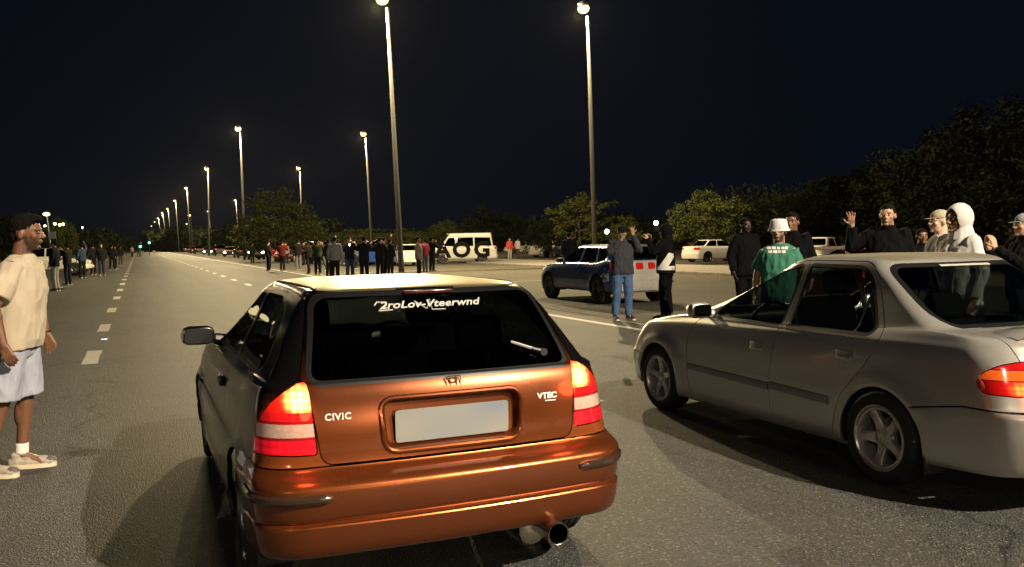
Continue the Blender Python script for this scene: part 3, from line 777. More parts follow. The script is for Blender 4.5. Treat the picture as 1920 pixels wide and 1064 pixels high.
    # tail lights as two things with their own lens pieces
    for s in (-1,1):
        hot = (s*.655,-1.93,.925)
        base = part_from(bm, 10, 'tail_light', mat('tail_red_edge',(.22,.006,.008),.15,0,1,emit=(1,.02,.03),es=.05), root, .012, side=s)
        part_from(bm, 14, 'lit_lens', lens('hatch_lit_lens_%s' % ('left' if s<0 else 'right'), (.75,.015,.008), (1,.50,.10), hot, .12, 15.0, floor=.09), base, .010, side=s)
        part_from(bm, 13, 'red_lens', lens('hatch_red_lens', (.6,.008,.01), (1,.03,.03), (0,-1.93,.9), 1.2, .55, floor=.5), base, .010, side=s)
        cl_ = part_from(bm, 12, 'clear_lens', mat('clear_lens',(.40,.31,.25),.2,0,1,emit=(1,.5,.36),es=.05,noise=(60,.2,(.28,.22,.18))), base, .010, side=s)
        part_from(bm, 11, 'red_lens', lens('hatch_red_lens_low', (.6,.006,.012), (1,.02,.05), (0,-1.93,.72), 1.2, .85, floor=.5), base, .010, side=s)
        ld = bpy.data.lights.new('tail_lamp_light','POINT'); ld.energy = 1.1; ld.color=(1,.16,.05); ld.shadow_soft_size=.05
        lo = bpy.data.objects.new('tail_lamp_light', ld); COL.objects.link(lo); lo.parent = base; lo.location=(s*.66,-2.02,.91)
    # inner shell: keeps daylight out of the gaps
    ib = region(bm, 0, .022)
    inner = bmo('inner_shell', ib, M_liner, body)
    ib = bmesh.new()
    b2 = region(bm, 2, .03); bmo('tailgate_lining', b2, M_liner, tg)
    b2 = region(bm, 5, .03); bmo('bumper_lining', b2, M_liner, rb)
    bm2 = bmesh.new(); box(bm2, (0,-1.72,.66), (1.30,.05,.5)); bmo('rear_panel', bm2, M_liner, body)
    # number plate recess with raised rim
    M = Matrix.Translation((0,0,0))
    def on(poly, lift=0): return [Vector((x, surf_y(bvh,x,z)-lift, z)) for x,z in poly]
    dense = []
    for i in range(len(rec)):
        a = np.array(rec[i]); b = np.array(rec[(i+1)%len(rec)]); k = max(1,int(np.hypot(*(b-a))/.03))
        dense += [tuple(a+(b-a)*j/k) for j in range(k)]
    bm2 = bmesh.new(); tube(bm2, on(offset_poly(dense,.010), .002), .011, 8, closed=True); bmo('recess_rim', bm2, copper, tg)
    bm2 = bmesh.new()
    o1 = [bm2.verts.new(p) for p in on(dense)]; inn = offset_poly(dense,-.016); o2 = [bm2.verts.new(p+Vector((0,.034,0))) for p in on(inn)]
    for i in range(len(o1)): bm2.faces.new((o1[i],o1[(i+1)%len(o1)],o2[(i+1)%len(o1)],o2[i]))
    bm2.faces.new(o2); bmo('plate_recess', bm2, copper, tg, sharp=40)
    bm2 = bmesh.new(); prism(bm2, roundpoly([(-.262,.712),(.262,.712),(.262,.852),(-.262,.852)],.016), 0, .004, Matrix.Translation((0,surf_y(bvh,0,.78)+.018,0)) @ UP)
    mp = mat('blurred_plate', (.46,.45,.43), .35); n = mp.node_tree; t_ = n.nodes.new('ShaderNodeTexCoord'); nz = n.nodes.new('ShaderNodeTexNoise'); nz.inputs['Scale'].default_value=3.2; nz.inputs['Detail'].default_value=0
    rp = n.nodes.new('ShaderNodeValToRGB'); rp.color_ramp.elements[0].position=.38; rp.color_ramp.elements[0].color=(.24,.23,.21,1); rp.color_ramp.elements[1].position=.62; rp.color_ramp.elements[1].color=(.165,.19,.23,1)
    n.links.new(t_.outputs['Object'], nz.inputs['Vector']); n.links.new(nz.outputs['Fac'], rp.inputs[0]); n.links.new(rp.outputs[0], n.nodes['Principled BSDF'].inputs['Base Color'])
    bmo('number_plate', bm2, mp, tg, smooth=False)
    # emblem: rounded frame with its letter
    ey = surf_y(bvh,.012,.950)-.004
    bm2 = bmesh.new(); er = roundpoly([(-.020,.926),(.042-.0,.926),(.046,.976),(-.024,.976)],.010,4)
    tube(bm2, [Vector((x,ey,z)) for x,z in er], .0032, 6, closed=True)
    tube(bm2, [(-.006,ey,.971),(-.002,ey,.931)], .0034, 6); tube(bm2, [(.028,ey,.971),(.024,ey,.931)], .0034, 6); tube(bm2, [(0,ey,.950),(.023,ey,.950)], .0034, 6)
    bmo('emblem', bm2, M_chrome, tg)
    M_white = mat('white_lettering', (.75,.74,.70), .35, .2)
    text_mesh('lettering', 'CIVIC', .040, M_white, tg, Matrix.Translation((-.505, surf_y(bvh,-.505,.847)-.006,.847)) @ Matrix.Rotation(-.09,4,'Z') @ UP, .002, 0, 1.0, .0012, 1.12)
    text_mesh('lettering', 'VTEC', .036, M_white, tg, Matrix.Translation((.462, surf_y(bvh,.465,.852)-.003,.852)) @ UP, .002, 0, 1.12, .0018)
    bm2 = bmesh.new(); box(bm2, (.478,surf_y(bvh,.478,.829)-.003,.830), (.055,.003,.005)); bmo('lettering', bm2, M_white, tg)
    yy = surf_y(bvh,0,1.284); tilt = math.atan2(surf_y(bvh,0,1.31)-surf_y(bvh,0,1.25), .06)
    Mt = Matrix.Translation((-.01, yy-.003, 1.284)) @ Matrix.Rotation(-tilt,4,'X') @ UP
    # hand-drawn sun strip on the glass
    text_mesh('window_sticker', '2roLov-Vteerwnd', .058, mat('sticker_white',(.38,.37,.35),.5), tg, Mt, .0006, .35, 1.12, .0012, 1.02)
    bm2 = bmesh.new(); pts = [(-.27,1.285),(-.255,1.300),(-.225,1.298),(-.215,1.285),(-.245,1.268),(-.255,1.262),(-.19,1.264)]
    tube(bm2, [Vector((x,surf_y(bvh,x,z)-.003,z)) for x,z in pts], .0035, 5)
    bmo('window_sticker', bm2, MATS['sticker_white'], tg); bm2 = bmesh.new()
    pts = [(-.08,1.298),(-.03,1.262),(-.005,1.305),(-.005,1.258),(.06,1.258)]
    tube(bm2, [Vector((x,surf_y(bvh,x,z)-.003,z)) for x,z in pts], .003, 5); bmo('window_sticker', bm2, MATS['sticker_white'], tg)
    # high brake light, wiper
    bm2 = bmesh.new(); box(bm2, (.0,surf_y(bvh,0,1.335)-.006,1.337), (.24,.02,.016), bevel=.004); bmo('high_brake_light', bm2, mat('dim_red',(.03,.002,.002),.2,0,.5), tg)
    bm2 = bmesh.new(); p1 = Vector((.485,surf_y(bvh,.485,1.045)-.02,1.045)); p2 = Vector((.335,surf_y(bvh,.335,1.098)-.018,1.098)); pm = p1.lerp(p2,.36)
    lathe(bm2, [(.0001,-.012),(.016,-.01),(.018,.015),(.0001,.015)], 12, Matrix.Translation(p1) @ Matrix.Rotation(math.pi/2,4,'X'))
    tube(bm2, [p1,pm], [.013,.009], 8); wo_ = bmo('wiper', bm2, M_black, tg)
    bm2 = bmesh.new(); tube(bm2, [pm,p2], [.0075,.0065], 6); bmo('wiper_arm', bm2, mat('worn_silver',(.5,.5,.48),.4,.6), wo_)
    # bumper rub strips
    for s in (-1,1):
        bm2 = bmesh.new(); pts = []
        for u in np.linspace(0,1,16):
            if u < .55: x = s*(.56+(.80-.56)*u/.55); y = surf_y(bvh, x, .538)
            else:
                k = (u-.55)/.45; x = None
                yv = -1.93 + .26*k; h = bvh.ray_cast(Vector((s*3,yv,.54)), Vector((-s,0,0))); x = h[0].x; y = yv
            pts.append(Vector((x,y,.540)))
        tube(bm2, pts, [.010]+[.021]*14+[.012], 10)
        for v in bm2.verts: pass
        bmo('rub_strip', bm2, mat('rub_strip',(.05,.028,.020),.18,.4,1), rb)
    # exhaust
    bm2 = bmesh.new(); Mx = Matrix.Translation((.425,-2.085,.262)) @ Matrix.Rotation(math.pi/2,4,'X')
    lathe(bm2, [(.046,.02),(.050,.022),(.053,.018),(.053,-.30),(.048,-.30),(.048,-.02),(.046,-.0)], 28, Mx, close=True)
    ex = bmo('exhaust_tip', bm2, M_steel, root)
    bm2 = bmesh.new(); lathe(bm2, [(.0001,0),(.047,0)], 20, Matrix.Translation((.425,-2.01,.262)) @ Matrix.Rotation(math.pi/2,4,'X')); bmo('pipe_bore', bm2, M_liner, ex)
    bm2 = bmesh.new(); lathe(bm2, [(.0001,.05),(.05,.05),(.066,.04),(.072,.01),(.072,-.26),(.05,-.3),(.0001,-.3)], 28, Matrix.Translation((.36,-1.93,.250)) @ Matrix.Rotation(math.pi/2,4,'X')); bmo('silencer', bm2, M_steel, ex)
    gmm = mat('dark_mirror',(.01,.01,.01),.35,0,0); mirror(root, -.80, .56, .985, blk, gm=gmm); mirror(root, .80, .56, .985, blk, gm=gmm)  # glass coloured near-black for the dark sky it would mirror
    mr_ = mat('gunmetal_rim',(.35,.34,.33),.25,.95)
    for s in (-1,1):
        add_wheel(root, s*.745, -AY, wr, .195, .205, 'spoke', 9, mr_); add_wheel(root, s*.745, AY, wr, .195, .205, 'spoke', 9, mr_)
    for y in (-AY,AY): wheel_liner(root, y, wr, ar+.03, .52, .80)
    bm2 = bmesh.new(); box(bm2, (-.74,-1.66,.26), (.16,.012,.18), bevel=.004); bmo('mud_flap', bm2, M_black, root)
    belt_under(root, 0,0,.82,.26,0,-1.95,1.95)
    seat(root, -.36, .02, .34, m=M_int); seat(root, .36, .02, .34, m=M_int); seat(root, 0, -.85, .38, 1.15, M_int, True, .52, .3)
    bm2 = bmesh.new(); box(bm2, (0,.72,.80), (1.40,.45,.22), bevel=.05); bmo('dashboard', bm2, M_black, root)
    steering(root, .36, .42, .86)
    bm2 = bmesh.new(); box(bm2, (0,.30,1.22), (.24,.02,.06), bevel=.01); bmo('rear_view_mirror', bm2, M_black, root)
    # roof seam strips and aerial base
    for s in (-1,1):
        bm2 = bmesh.new(); pts = []
        for y in np.linspace(-1.45,-.02,14):
            h = bvh.ray_cast(Vector((s*(.495),y,3)), Vector((0,0,-1))); pts.append(h[0]+Vector((0,0,.001)))
        tube(bm2, pts, .006, 6); bmo('roof_strip', bm2, M_black, body)
    bm.free()
    return root
build_hatch()
# ================================================================== silver sedan
def build_sedan():
    root = empty('sedan_car', (5.115,5.40,0), -math.radians(2.3), 'silver four-door sedan with five-spoke alloy wheels, right foreground', 'car')
    yc = (-2.38,-1.85,-1.1,0,.85,1.6,2.2)
    R = [(.235,.20,.175,.165,.165,.19,.215,          -2.24, 2.06, .775, .20, .26, .08, .14),
         (.25,.215,.19,.18,.18,.205,.235,            -2.32, 2.13, .822, .21, .28, .08, .15),
         (.33,.30,.26,.25,.25,.27,.29,             -2.36, 2.17, .842, .22, .30, .08, .16),
         (.47,.46,.42,.41,.41,.41,.40,             -2.385,2.20, .851, .22, .30, .08, .16),
         (.555,.55,.51,.50,.50,.49,.46,            -2.385,2.20, .853, .22, .30, .08, .16),
         (.585,.58,.53,.52,.52,.51,.48,            -2.365,2.18, .853, .22, .30, .08, .16),
         (.600,.595,.55,.54,.54,.53,.495,          -2.330,2.14, .852, .22, .30, .08, .15),
         (.72,.72,.69,.67,.65,.62,.56,             -2.310,2.10, .850, .24, .32, .09, .16),
         (.83,.83,.80,.76,.74,.70,.63,             -2.29,2.04, .843, .26, .33, .10, .18),
         (.90,.90,.885,.855,.82,.77,.675,             -2.25,1.97, .826, .26, .34, .10, .18),
         (.945,.945,.925,.885,.855,.80,.70,           -2.20,1.86, .80,  .24, .34, .08, .17),
         (.965,.975,.945,.90,.875,.83,.73,           -2.12,1.60, .782, .22, .34, .06, .14),
         (.975,.99,.955,.907,.895,.86,.76,          -1.90,1.28, .770, .20, .32, .05, .10),
         (.985,1.0,.965,.915,.915,.88,.78,          -1.80,1.08, .757, .18, .28, .05, .10),
         (.995,1.01,.975,.93,.935,.89,.79,          -1.77,1.03, .748, .16, .26, .06, .14),
         (1.12,1.12,1.09,1.05,1.05,1.05,1.05,      -1.575,.69,  .690, .15, .25, .06, .13),
         (1.25,1.25,1.23,1.20,1.19,1.19,1.19,      -1.37, .35,  .625, .14, .24, .06, .12),
         (1.345,1.345,1.34,1.31,1.30,1.30,1.30,    -1.20, .09,  .580, .13, .22, .06, .11),
         (1.382,1.382,1.385,1.365,1.35,1.35,1.35,  -1.13, -.02, .548, .12, .20, .05, .10),
         (1.402,1.402,1.408,1.392,1.375,1.37,1.37, -1.06,-.12,  .50,  .12, .18, .05, .08),
         (1.415,1.415,1.424,1.41,1.392,1.39,1.39,  -.96, -.25,  .38,  .12, .16, .04, .05),
         (1.418,1.42,1.430,1.415,1.395,1.39,1.39,  -.85, -.42,  .12,  .10, .10, .02, .02)]
    AY, wr, ar = 1.345, .29, .335
    bm = skin(yc, R, sub=4, taper=(.05,.07), arches=((-AY-.01,wr,ar+.025),(AY,wr,ar+.02)), flare=.020, ends=(1.3,1.3))
    bvh = BVHTree.FromBMesh(bm)
    side = lambda c,n: abs(c.x) > .45
    rear = lambda c,n: c.y < -1.0
    for s in (-1,1): cut(bm, arch_poly(s*AY-(.01 if s<0 else 0), wr-.01, ar, .05), 'x', GAP, lambda c,n: abs(c.x) > .5 and c.z < .8)
    fd = roundpoly([(.80,.185),(.86,.46),(.84,.72),(.74,.875),(.60,.905),(.10,1.300),(-.30,1.372),(-.375,1.376),(-.335,.90),(-.265,.55),(-.265,.185)],
                   [.06,.06,.06,.04,.02,.05,.02,.005,.01,.02,.02])
    rd = roundpoly([(-.272,.185),(-.272,.55),(-.342,.90),(-.382,1.378),(-.98,1.378),(-1.085,1.30),(-1.325,.93),(-1.30,.84),(-1.18,.68),(-1.02,.52),(-.945,.34),(-.93,.185)],
                   [.02,.02,.01,.005,.06,.05,.05,.03,.05,.05,.05,.03])
    panel(bm, fd, 'x', 2, side, .0075); panel(bm, rd, 'x', 3, side, .0075, (0,GAP))
    w1 = roundpoly([(.595,.915),(.10,1.265),(-.305,1.335),(-.290,.915)], [.01,.04,.02,.01])
    w2 = roundpoly([(-.395,.925),(-.410,1.338),(-.945,1.330),(-1.045,1.255),(-1.235,.955),(-1.20,.935)], [.01,.02,.05,.06,.04,.02])
    for w,rg in ((w1,2),(w2,3)):
        cut(bm, offset_poly(w,.024), 'x', 8, side, (rg,)); cut(bm, w, 'x', 7, side, (8,))
    cut(bm, strip_poly([(-1.075,.90),(-1.075,1.30)][::1], .016), 'x', 8, side, (7,))
    # rear screen
    rs = roundpoly([(-.655,1.018),(.655,1.018),(.525,1.345),(-.525,1.345)], [.09,.09,.07,.07])
    cut(bm, offset_poly(rs,.024), 'y', 8, lambda c,n: c.y<-1.0 and c.z>.98 and n.y < -.2); cut(bm, rs, 'y', 9, rear, (8,))
    ws = roundpoly([(-.68,.95),(.68,.95),(.52,1.31),(-.52,1.31)], .06)
    cut(bm, offset_poly(ws,.02), 'y', 8, lambda c,n: c.y > -.2 and n.y > .15 and c.z > .93); cut(bm, ws, 'y', 10, lambda c,n: c.y>-.3, (8,))
    # boot lid and bonnet
    boot = roundpoly([(-.66,-3.0),(.66,-3.0),(.66,-1.83),(-.66,-1.83)], .06)
    panel(bm, boot, 'z', 4, lambda c,n: c.y<-1.7 and c.z > .605, .005)
    hood = roundpoly([(-.70,1.10),(.70,1.10),(.64,2.0),(-.64,2.0)], .1)
    panel(bm, hood, 'z', 16, lambda c,n: n.z > .5 and c.y > .9 and c.z>.6, .005)
    rfp = roundpoly([(-.49,-1.10),(.49,-1.10),(.49,-.08),(-.49,-.08)], .05)
    cut(bm, rfp, 'z', 18, lambda c,n: c.z > 1.3)
    # bumper seams
    cut(bm, strip_poly([(-2.6,.592),(-1.95,.592),(-1.74,.555),(-1.60,.530)], .010), 'x', GAP, lambda c,n: c.y < -1.3)
    cut(bm, strip_poly([(2.4,.49),(1.85,.50),(1.62,.49)], .007), 'x', GAP, lambda c,n: c.y > 1.3)
    for f in bm.faces:
        c = f.calc_center_median()
        if f.material_index == 0:
            if c.y < -1.6 and c.z < .592-(max(0,c.y+1.95))*.17: f.material_index = 5
            elif c.y > 1.66 and c.z < .495: f.material_index = 6
    # tail lamps: pointed oval wrapping the corner
    for s in (-1,1):
        q = [(-3.0,.672),(-2.20,.672),(-2.08,.680),(-2.035,.715),(-2.03,.755),(-2.06,.80),(-2.12,.842),(-2.19,.866),(-2.26,.874),(-3.0,.874)]
        q = roundpoly(q, .015, 3); cd_ = lambda c,n,s=s: c.x*s > .40 and c.y < -1.9
        cut(bm, [(s*.42,.60),(s*1.0,.60),(s*1.0,.95),(s*.42,.95)], 'y', 98, lambda c,n,s=s: c.y<-1.9 and c.x*s>.2, (0,4)) if False else None
        cut(bm, q, 'x', GAP, cd_, (0,4)); cut(bm, offset_poly(q,-.006), 'x', 20, cd_, (GAP,))
        for (z0,z1,rg_) in ((.60,.752,21),(.760,.812,22),(.820,.95,23)):
            cut(bm, [(-3.5,z0),(-1.9,z0),(-1.9,z1),(-3.5,z1)], 'x', rg_, cd_, (20,))
        # front corner lamps and head lamps
        cut(bm, roundpoly([(1.90,.505),(3,.505),(3,.60),(1.97,.60),(1.90,.56)],.012,2), 'x', 24, lambda c,n,s=s: c.x*s>.3 and c.y>1.7)
    silver = carpaint('silver_paint', (.50,.485,.455), .62, .30)
    body = part_from(bm, 0, 'body', silver, root, .022)
    part_from(bm, 18, 'roof', carpaint('lamp_tinted_silver_roof', (.52,.47,.34), .85, .45, flake=False, coat=.15), root, .018)  # golden lamplight mixed into the silver base of the roof
    bmesh_in = region(bm, 0, .024); bmo('inner_shell', bmesh_in, M_liner, body)
    for s in (-1,1):
        for rg in (2,3):
            d = part_from(bm, rg, 'door', silver, root, .018, side=s)
            cy, cz = ((-.115,.735) if rg == 2 else (-1.05,.775))
            h = bvh.ray_cast(Vector((s*3,cy,cz)), Vector((-s,0,0))); hx = h[0].x
            bm2 = bmesh.new(); box(bm2, (hx-s*.004,cy,cz), (.014,.165,.075), bevel=.006); cup = bmo('handle_cup', bm2, silver, d)
            bm2 = bmesh.new(); box(bm2, (hx+s*.010,cy,cz-.012), (.022,.135,.030), bevel=.009); bmo('door_handle', bm2, silver, d)
            if rg == 2:
                bm2 = bmesh.new(); h = bvh.ray_cast(Vector((s*3,-.06,cz+.0)), Vector((-s,0,0)))
            # rub moulding
            y0, y1 = ((.845,-.262) if rg == 2 else (-.277,-.895)); pts=[]
            bm2 = bmesh.new(); prev = None
            for y in np.linspace(y0,y1,12):
                zc = .455 + .012*(y1-y)/(y1-y0+1e-9)
                h1 = bvh.ray_cast(Vector((s*3,y,zc)), Vector((-s,0,0))); x = h1[0].x
                ring = [bm2.verts.new((x+s*a,y,zc+b)) for a,b in ((-.004,-.030),(.010,-.026),(.015,0),(.010,.026),(-.004,.030))]
                if prev:
                    for i in range(4): bm2.faces.new((prev[i],prev[i+1],ring[i+1],ring[i]))
                else: bm2.faces.new(ring)
                prev = ring
            bm2.faces.new(prev[::-1]); bmesh.ops.recalc_face_normals(bm2, faces=bm2.faces); bmo('rub_moulding', bm2, mat('grey_moulding',(.24,.22,.21),.35,.4,.5), d, sharp=50)
    gl = glass('sedan_glass', (.70,.73,.72), .8)
    for s in (-1,1): part_from(bm, 7, 'side_window', gl, root, .004, inset=.005, side=s)
    part_from(bm, 8, 'window_seal', M_seal, root, .010)
    part_from(bm, 9, 'rear_window', glass('sedan_rear_glass', (.38,.41,.40), .8), root, .004, inset=.004)
    part_from(bm, 10, 'windscreen', glass('clear_glass'), root, .004, inset=.004)
    bt = part_from(bm, 4, 'boot_lid', silver, root, .018)
    part_from(bm, 16, 'bonnet', silver, root, .016)
    part_from(bm, 5, 'rear_bumper', silver, root, .018); rb = root.children[-1]; bmo('bumper_lining', region(bm,5,.03), M_liner, rb)
    part_from(bm, 6, 'front_bumper', silver, root, .018)
    for s in (-1,1): part_from(bm, 24, 'corner_lamp', mat('dim_red_amber',(.45,.05,.03),.15,0,1), root, .012, side=s)
    for s in (-1,1):
        base = part_from(bm, 20, 'tail_light', MATS['tail_red_edge'], root, .012, side=s)
        hot = (s*.735,-2.30,.712)
        part_from(bm, 21, 'lit_lens', lens('sedan_lit_lens_%s'%('left' if s<0 else 'right'), (.5,.006,.006), (1,.33,.05), (s*.70,-2.33,.715), .115, 7.0, floor=.03), base, .01, side=s)
        part_from(bm, 22, 'amber_lens', mat('amber_lens',(.75,.13,.02),.15,0,1,emit=(1,.12,.01),es=.22,noise=(90,.2,(.55,.08,.012))), base, .01, side=s)
        part_from(bm, 23, 'red_lens', mat('sedan_red_lens',(.42,.006,.008),.15,0,1,emit=(1,.01,.02),es=.14,noise=(90,.2,(.3,.004,.006))), base, .01, side=s)
        ld = bpy.data.lights.new('tail_lamp_light','POINT'); ld.energy = .9; ld.color=(1,.12,.05); ld.shadow_soft_size=.05
        lo = bpy.data.objects.new('tail_lamp_light', ld); COL.objects.link(lo); lo.parent = base; lo.location=(s*.70,-2.42,.715)
    # small chrome line round the seals
    bm2 = bmesh.new(); pts=[]
    for s in (-1,1):
        bm2 = bmesh.new()
        pts = [bvh.ray_cast(Vector((s*3,y,z)), Vector((-s,0,0)))[0] for y,z in zip(np.linspace(.60,-1.26,20), np.linspace(.888,.905,20))]
        tube(bm2, [p+Vector((s*.002,0,0)) for p in pts], .005, 6); bmo('belt_trim', bm2, M_chrome, body)
    # low spoiler on the boot and its foot
    bm2 = bmesh.new(); sp = []
    for x in np.linspace(-.60,.60,15):
        k = abs(x)/.60; y = -2.06 + .07*k*k; z0 = .967
        zt = z0 + .058 - .045*max(0,k-.82)/.18
        sp.append([bm2.verts.new((x,y+dy,zz)) for dy,zz in ((.11,z0+.006),(.06,zt-.006),(-.08,zt),(-.13,zt-.012),(-.06,z0-.004))])
    for p,q in zip(sp[:-1],sp[1:]):
        for i in range(5): bm2.faces.new((p[i],p[(i+1)%5],q[(i+1)%5],q[i]))
    bm2.faces.new(sp[0]); bm2.faces.new(sp[-1][::-1]); bmesh.ops.recalc_face_normals(bm2, faces=bm2.faces); bmo('spoiler', bm2, silver, bt, sharp=40)
    # sticker strip along the top of the rear glass
    bm2 = bmesh.new(); prism(bm2, [(-.14,-.012),(.30,-.012),(.30,.012),(-.14,.012)], 0, .001, Matrix.Translation((-.05,surf_y(bvh,0,1.348)-.010,1.350)) @ Matrix.Rotation(-math.radians(60),4,'X') @ UP); st = bmo('window_sticker', bm2, mat('grey_sticker',(.32,.31,.27),.5), root, smooth=False)
    # mirrors, wheels, liners
    mirror(root, -.80, .60, .965, silver, .20, .13); mirror(root, .80, .60, .965, silver, .20, .13)
    for s in (-1,1):
        add_wheel(root, s*.752, -AY, wr, .195, .205, 'five', 5, M_alloy); add_wheel(root, s*.752, AY, wr, .195, .205, 'five', 5, M_alloy)
        bm2 = bmesh.new(); box(bm2, (s*.76,-1.70,.24), (.17,.012,.20), bevel=.004); bmo('mud_flap', bm2, M_black, root)
        bm2 = bmesh.new(); box(bm2, (s*.76,.985,.24), (.16,.012,.16), bevel=.004); bmo('mud_flap', bm2, M_black, root)
    for y in (-AY-.01,AY): wheel_liner(root, y, wr, ar+.03, .50, .80)
    belt_under(root, 0,0,.82,.25,0,-2.2,2.0)
    seat(root, -.36, .0, .36, m=M_int, h=.66); seat(root, .36, .0, .36, m=M_int, h=.66)
    seat(root, 0, -.88, .40, 1.2, M_int, True, .50, .3)
    bm2 = bmesh.new(); box(bm2, (0,.74,.78), (1.40,.48,.22), bevel=.05); bmo('dashboard', bm2, M_black, root)
    bm2 = bmesh.new(); box(bm2, (0,-1.50,.955), (1.30,.55,.03), bevel=.01); bmo('parcel_shelf', bm2, M_intg, root)
    steering(root, -.36, .38, .86)
    bm2 = bmesh.new(); box(bm2, (0,.20,1.27), (.24,.02,.06), bevel=.01); bmo('rear_view_mirror', bm2, M_black, root)
    # pale seat belt behind the front passenger, seen through the rear screen
    bm2 = bmesh.new(); prism(bm2, [(-.30,1.02),(-.265,1.02),(-.335,1.30),(-.36,1.30)], 0,.004, Matrix.Translation((0,-.62,0)) @ UP); bmo('seat_belt', bm2, mat('belt_webbing',(.30,.30,.28),.7), root, smooth=False)
    bm.free(); return root
build_sedan()

# ================================================================== background cars
def simple_car(name, label, loc, rz, P, paint, group=None, rimn=5, lit_tail=False, lit_head=False, mrim=None, gls=None, extra=None, tailz=None, lowres=.55, tailmat=None):
    """P: dict of proportions"""
    root = empty(name, loc, rz, label, 'car' if P['type'] not in ('van','pickup','suv') else {'van':'van','pickup':'pickup truck','suv':'car'}[P['type']], group)
    yr, yf, w, zs, zb, zd, zn, yc_, yws, yrt, yrb, zt, wrf, wb, zc = [P[k] for k in ('yr','yf','w','zs','zb','zd','zn','yc','yws','yrt','yrb','zt','wr','wb','zc')]
    AYf, AYr, wr, ar = P['af'], P['ar'], P['rw'], P['rw']+.04
    cols = (yr, yr+.5, AYr+.2, 0, yc_, (yc_+yf)/2, yf)
    zz = lambda a,b,c,d,e,f,g: (a,b,c,d,e,f,g)
    bo = P.get('box', .18)
    zm = .5*(zs+zb)
    rows = [zz(*[zs+.02]*7)+(yr+.10,yf-.12,w-.06,.2,.24,.05,.12),
            zz(*[zs+.07]*7)+(yr+.03,yf-.04,w-.012,.2,.26,.05,.13),
            zz(*[.47]*7)+(yr,yf,w,.2,.28,.05,.14),
            zz(*[.56]*7)+(yr,yf,w,.2,.28,.05,.14),
            zz(*[.60]*7)+(yr+.05,yf-.05,w-.002,.2,.28,.05,.14),
            (zd-.2,zd-.2,zb-.2,zb-.22,zc-.22,(zc+zn)/2-.16,zn-.10)+(yr+.06,yf-.08,w-.010,.2,.28,.05,.15),
            (zd-.06,zd-.06,zb-.05,zb-.06,zc-.07,(zc+zn)/2-.03,zn-.02)+(yr+.09,yf-.14,w-.035,.2,.3,.05,.16),
            (zd,zd,zb-.005,zb-.012,zc-.02,(zc+zn)/2+.03,zn+.02)+(yr+.14,yf-.28,w-.07,.2,.3,.05,.14),
            (zd+.01,zd+.012,zb,zb-.006,zc-.012,(zc+zn)/2+.05,zn+.05)+(.4*(yr+.14)+.6*(yrb-.03),.4*(yf-.28)+.6*yc_,w-.08,.18,.3,.04,.12),
            (zd+.012,zd+.015,zb+.002,zb-.002,zc-.005,zc,zn+.06)+(yrb-.03,yc_+.04,wb+.006,.16,.26,.04,.10)]
    zk = zb+.012; rows.append((max(zd+.02,zk),)*1+(max(zd+.02,zk),zk,zk-.006,zc+.01,zc,zc)+(yrb,yc_,wb,.16,.25,.05,.12))
    for u in (.3,.6,.88):
        z = zk*(1-u)+(zt-.03)*u
        rows.append((z,)*7+(yrb+(yrt-yrb)*u, yc_+(yws-yc_)*u, wb+(wrf+.05-wb)*u, .15,.24,.05,.11))
    for dz,iy,ww in ((-.012,.03,wrf),(.002,.12,wrf-.06),(.012,.25,wrf-.2),(.016,.45,.1)):
        iy = min(iy, (yws-yrt)*.4)
        rows.append((zt+dz,)*7+(yrt+iy*.8, yws-iy, ww, .12,.18,.04,.06))
    bm = skin(cols, rows, sub=2, taper=(.035,.07), ends=(abs(AYr),abs(AYf)), arches=((AYr,wr,ar+.01),(AYf,wr,ar+.01)), lowres=lowres, flare=.012)
    side = lambda c,n: abs(c.x) > .35
    for a in (AYr,AYf): cut(bm, arch_poly(a, wr, ar, 0, 16), 'x', GAP, lambda c,n: abs(c.x)>.4 and c.z < .9)
    for (pl, rg) in P['doors']: panel(bm, roundpoly(pl,.03,3), 'x', 2, side, .006, (0,GAP))
    for pl in P['wins']:
        q = roundpoly(pl,.03,3)
        for rg in (0,2): cut(bm, q, 'x', 7, lambda c,n: abs(c.x)>.35 and c.z > .8, (rg,))
    u0, u1 = .06, .90
    def band(front):
        b_, t_ = (yc_,yws) if front else (yrb,yrt)
        z0 = zc+.02 if front else max(zd+.03,zk+.01); z1 = zt-.055
        return roundpoly([(-wb+.08,z0),(wb-.08,z0),(wrf-.02,z1),(-wrf+.02,z1)],.05,3)
    cut(bm, band(False), 'y', 9, lambda c,n: n.y < -.15 and c.z > zb-.05 and c.y < 0)
    cut(bm, band(True), 'y', 10, lambda c,n: n.y > .12 and c.z > zc-.05 and c.y > yws-.3)
    tz = tailz or (zd-.22, zd-.06)
    for s in (-1,1):
        for (x0,x1,lab) in P.get('tails',((.55,1.0,12),)):
            q = roundpoly([(s*x0,tz[0]),(s*x1,tz[0]),(s*x1,tz[1]),(s*x0,tz[1])],.06,4)
            cut(bm, q, 'y', 12, lambda c,n,s=s: c.x*s>.05 and c.y < yr+.32 and n.y<.6, (0,))
        q = roundpoly([(s*.45,zn-.20),(s*(w+.1),zn-.17),(s*(w+.1),zn-.03),(s*.52,zn-.05)],.03,3)
        cut(bm, q, 'y', 13, lambda c,n: c.y > yf-.45, (0,))
    gr = roundpoly([(-.36,zn-.20),(.36,zn-.20),(.36,zn-.04),(-.36,zn-.04)],.04,3)
    cut(bm, gr, 'y', 14, lambda c,n: c.y > yf-.4, (0,))
    cut(bm, roundpoly([(-.62,.26),(.62,.26),(.50,.42),(-.50,.42)],.05,3), 'y', 15, lambda c,n: c.y > yf-.4, (0,))
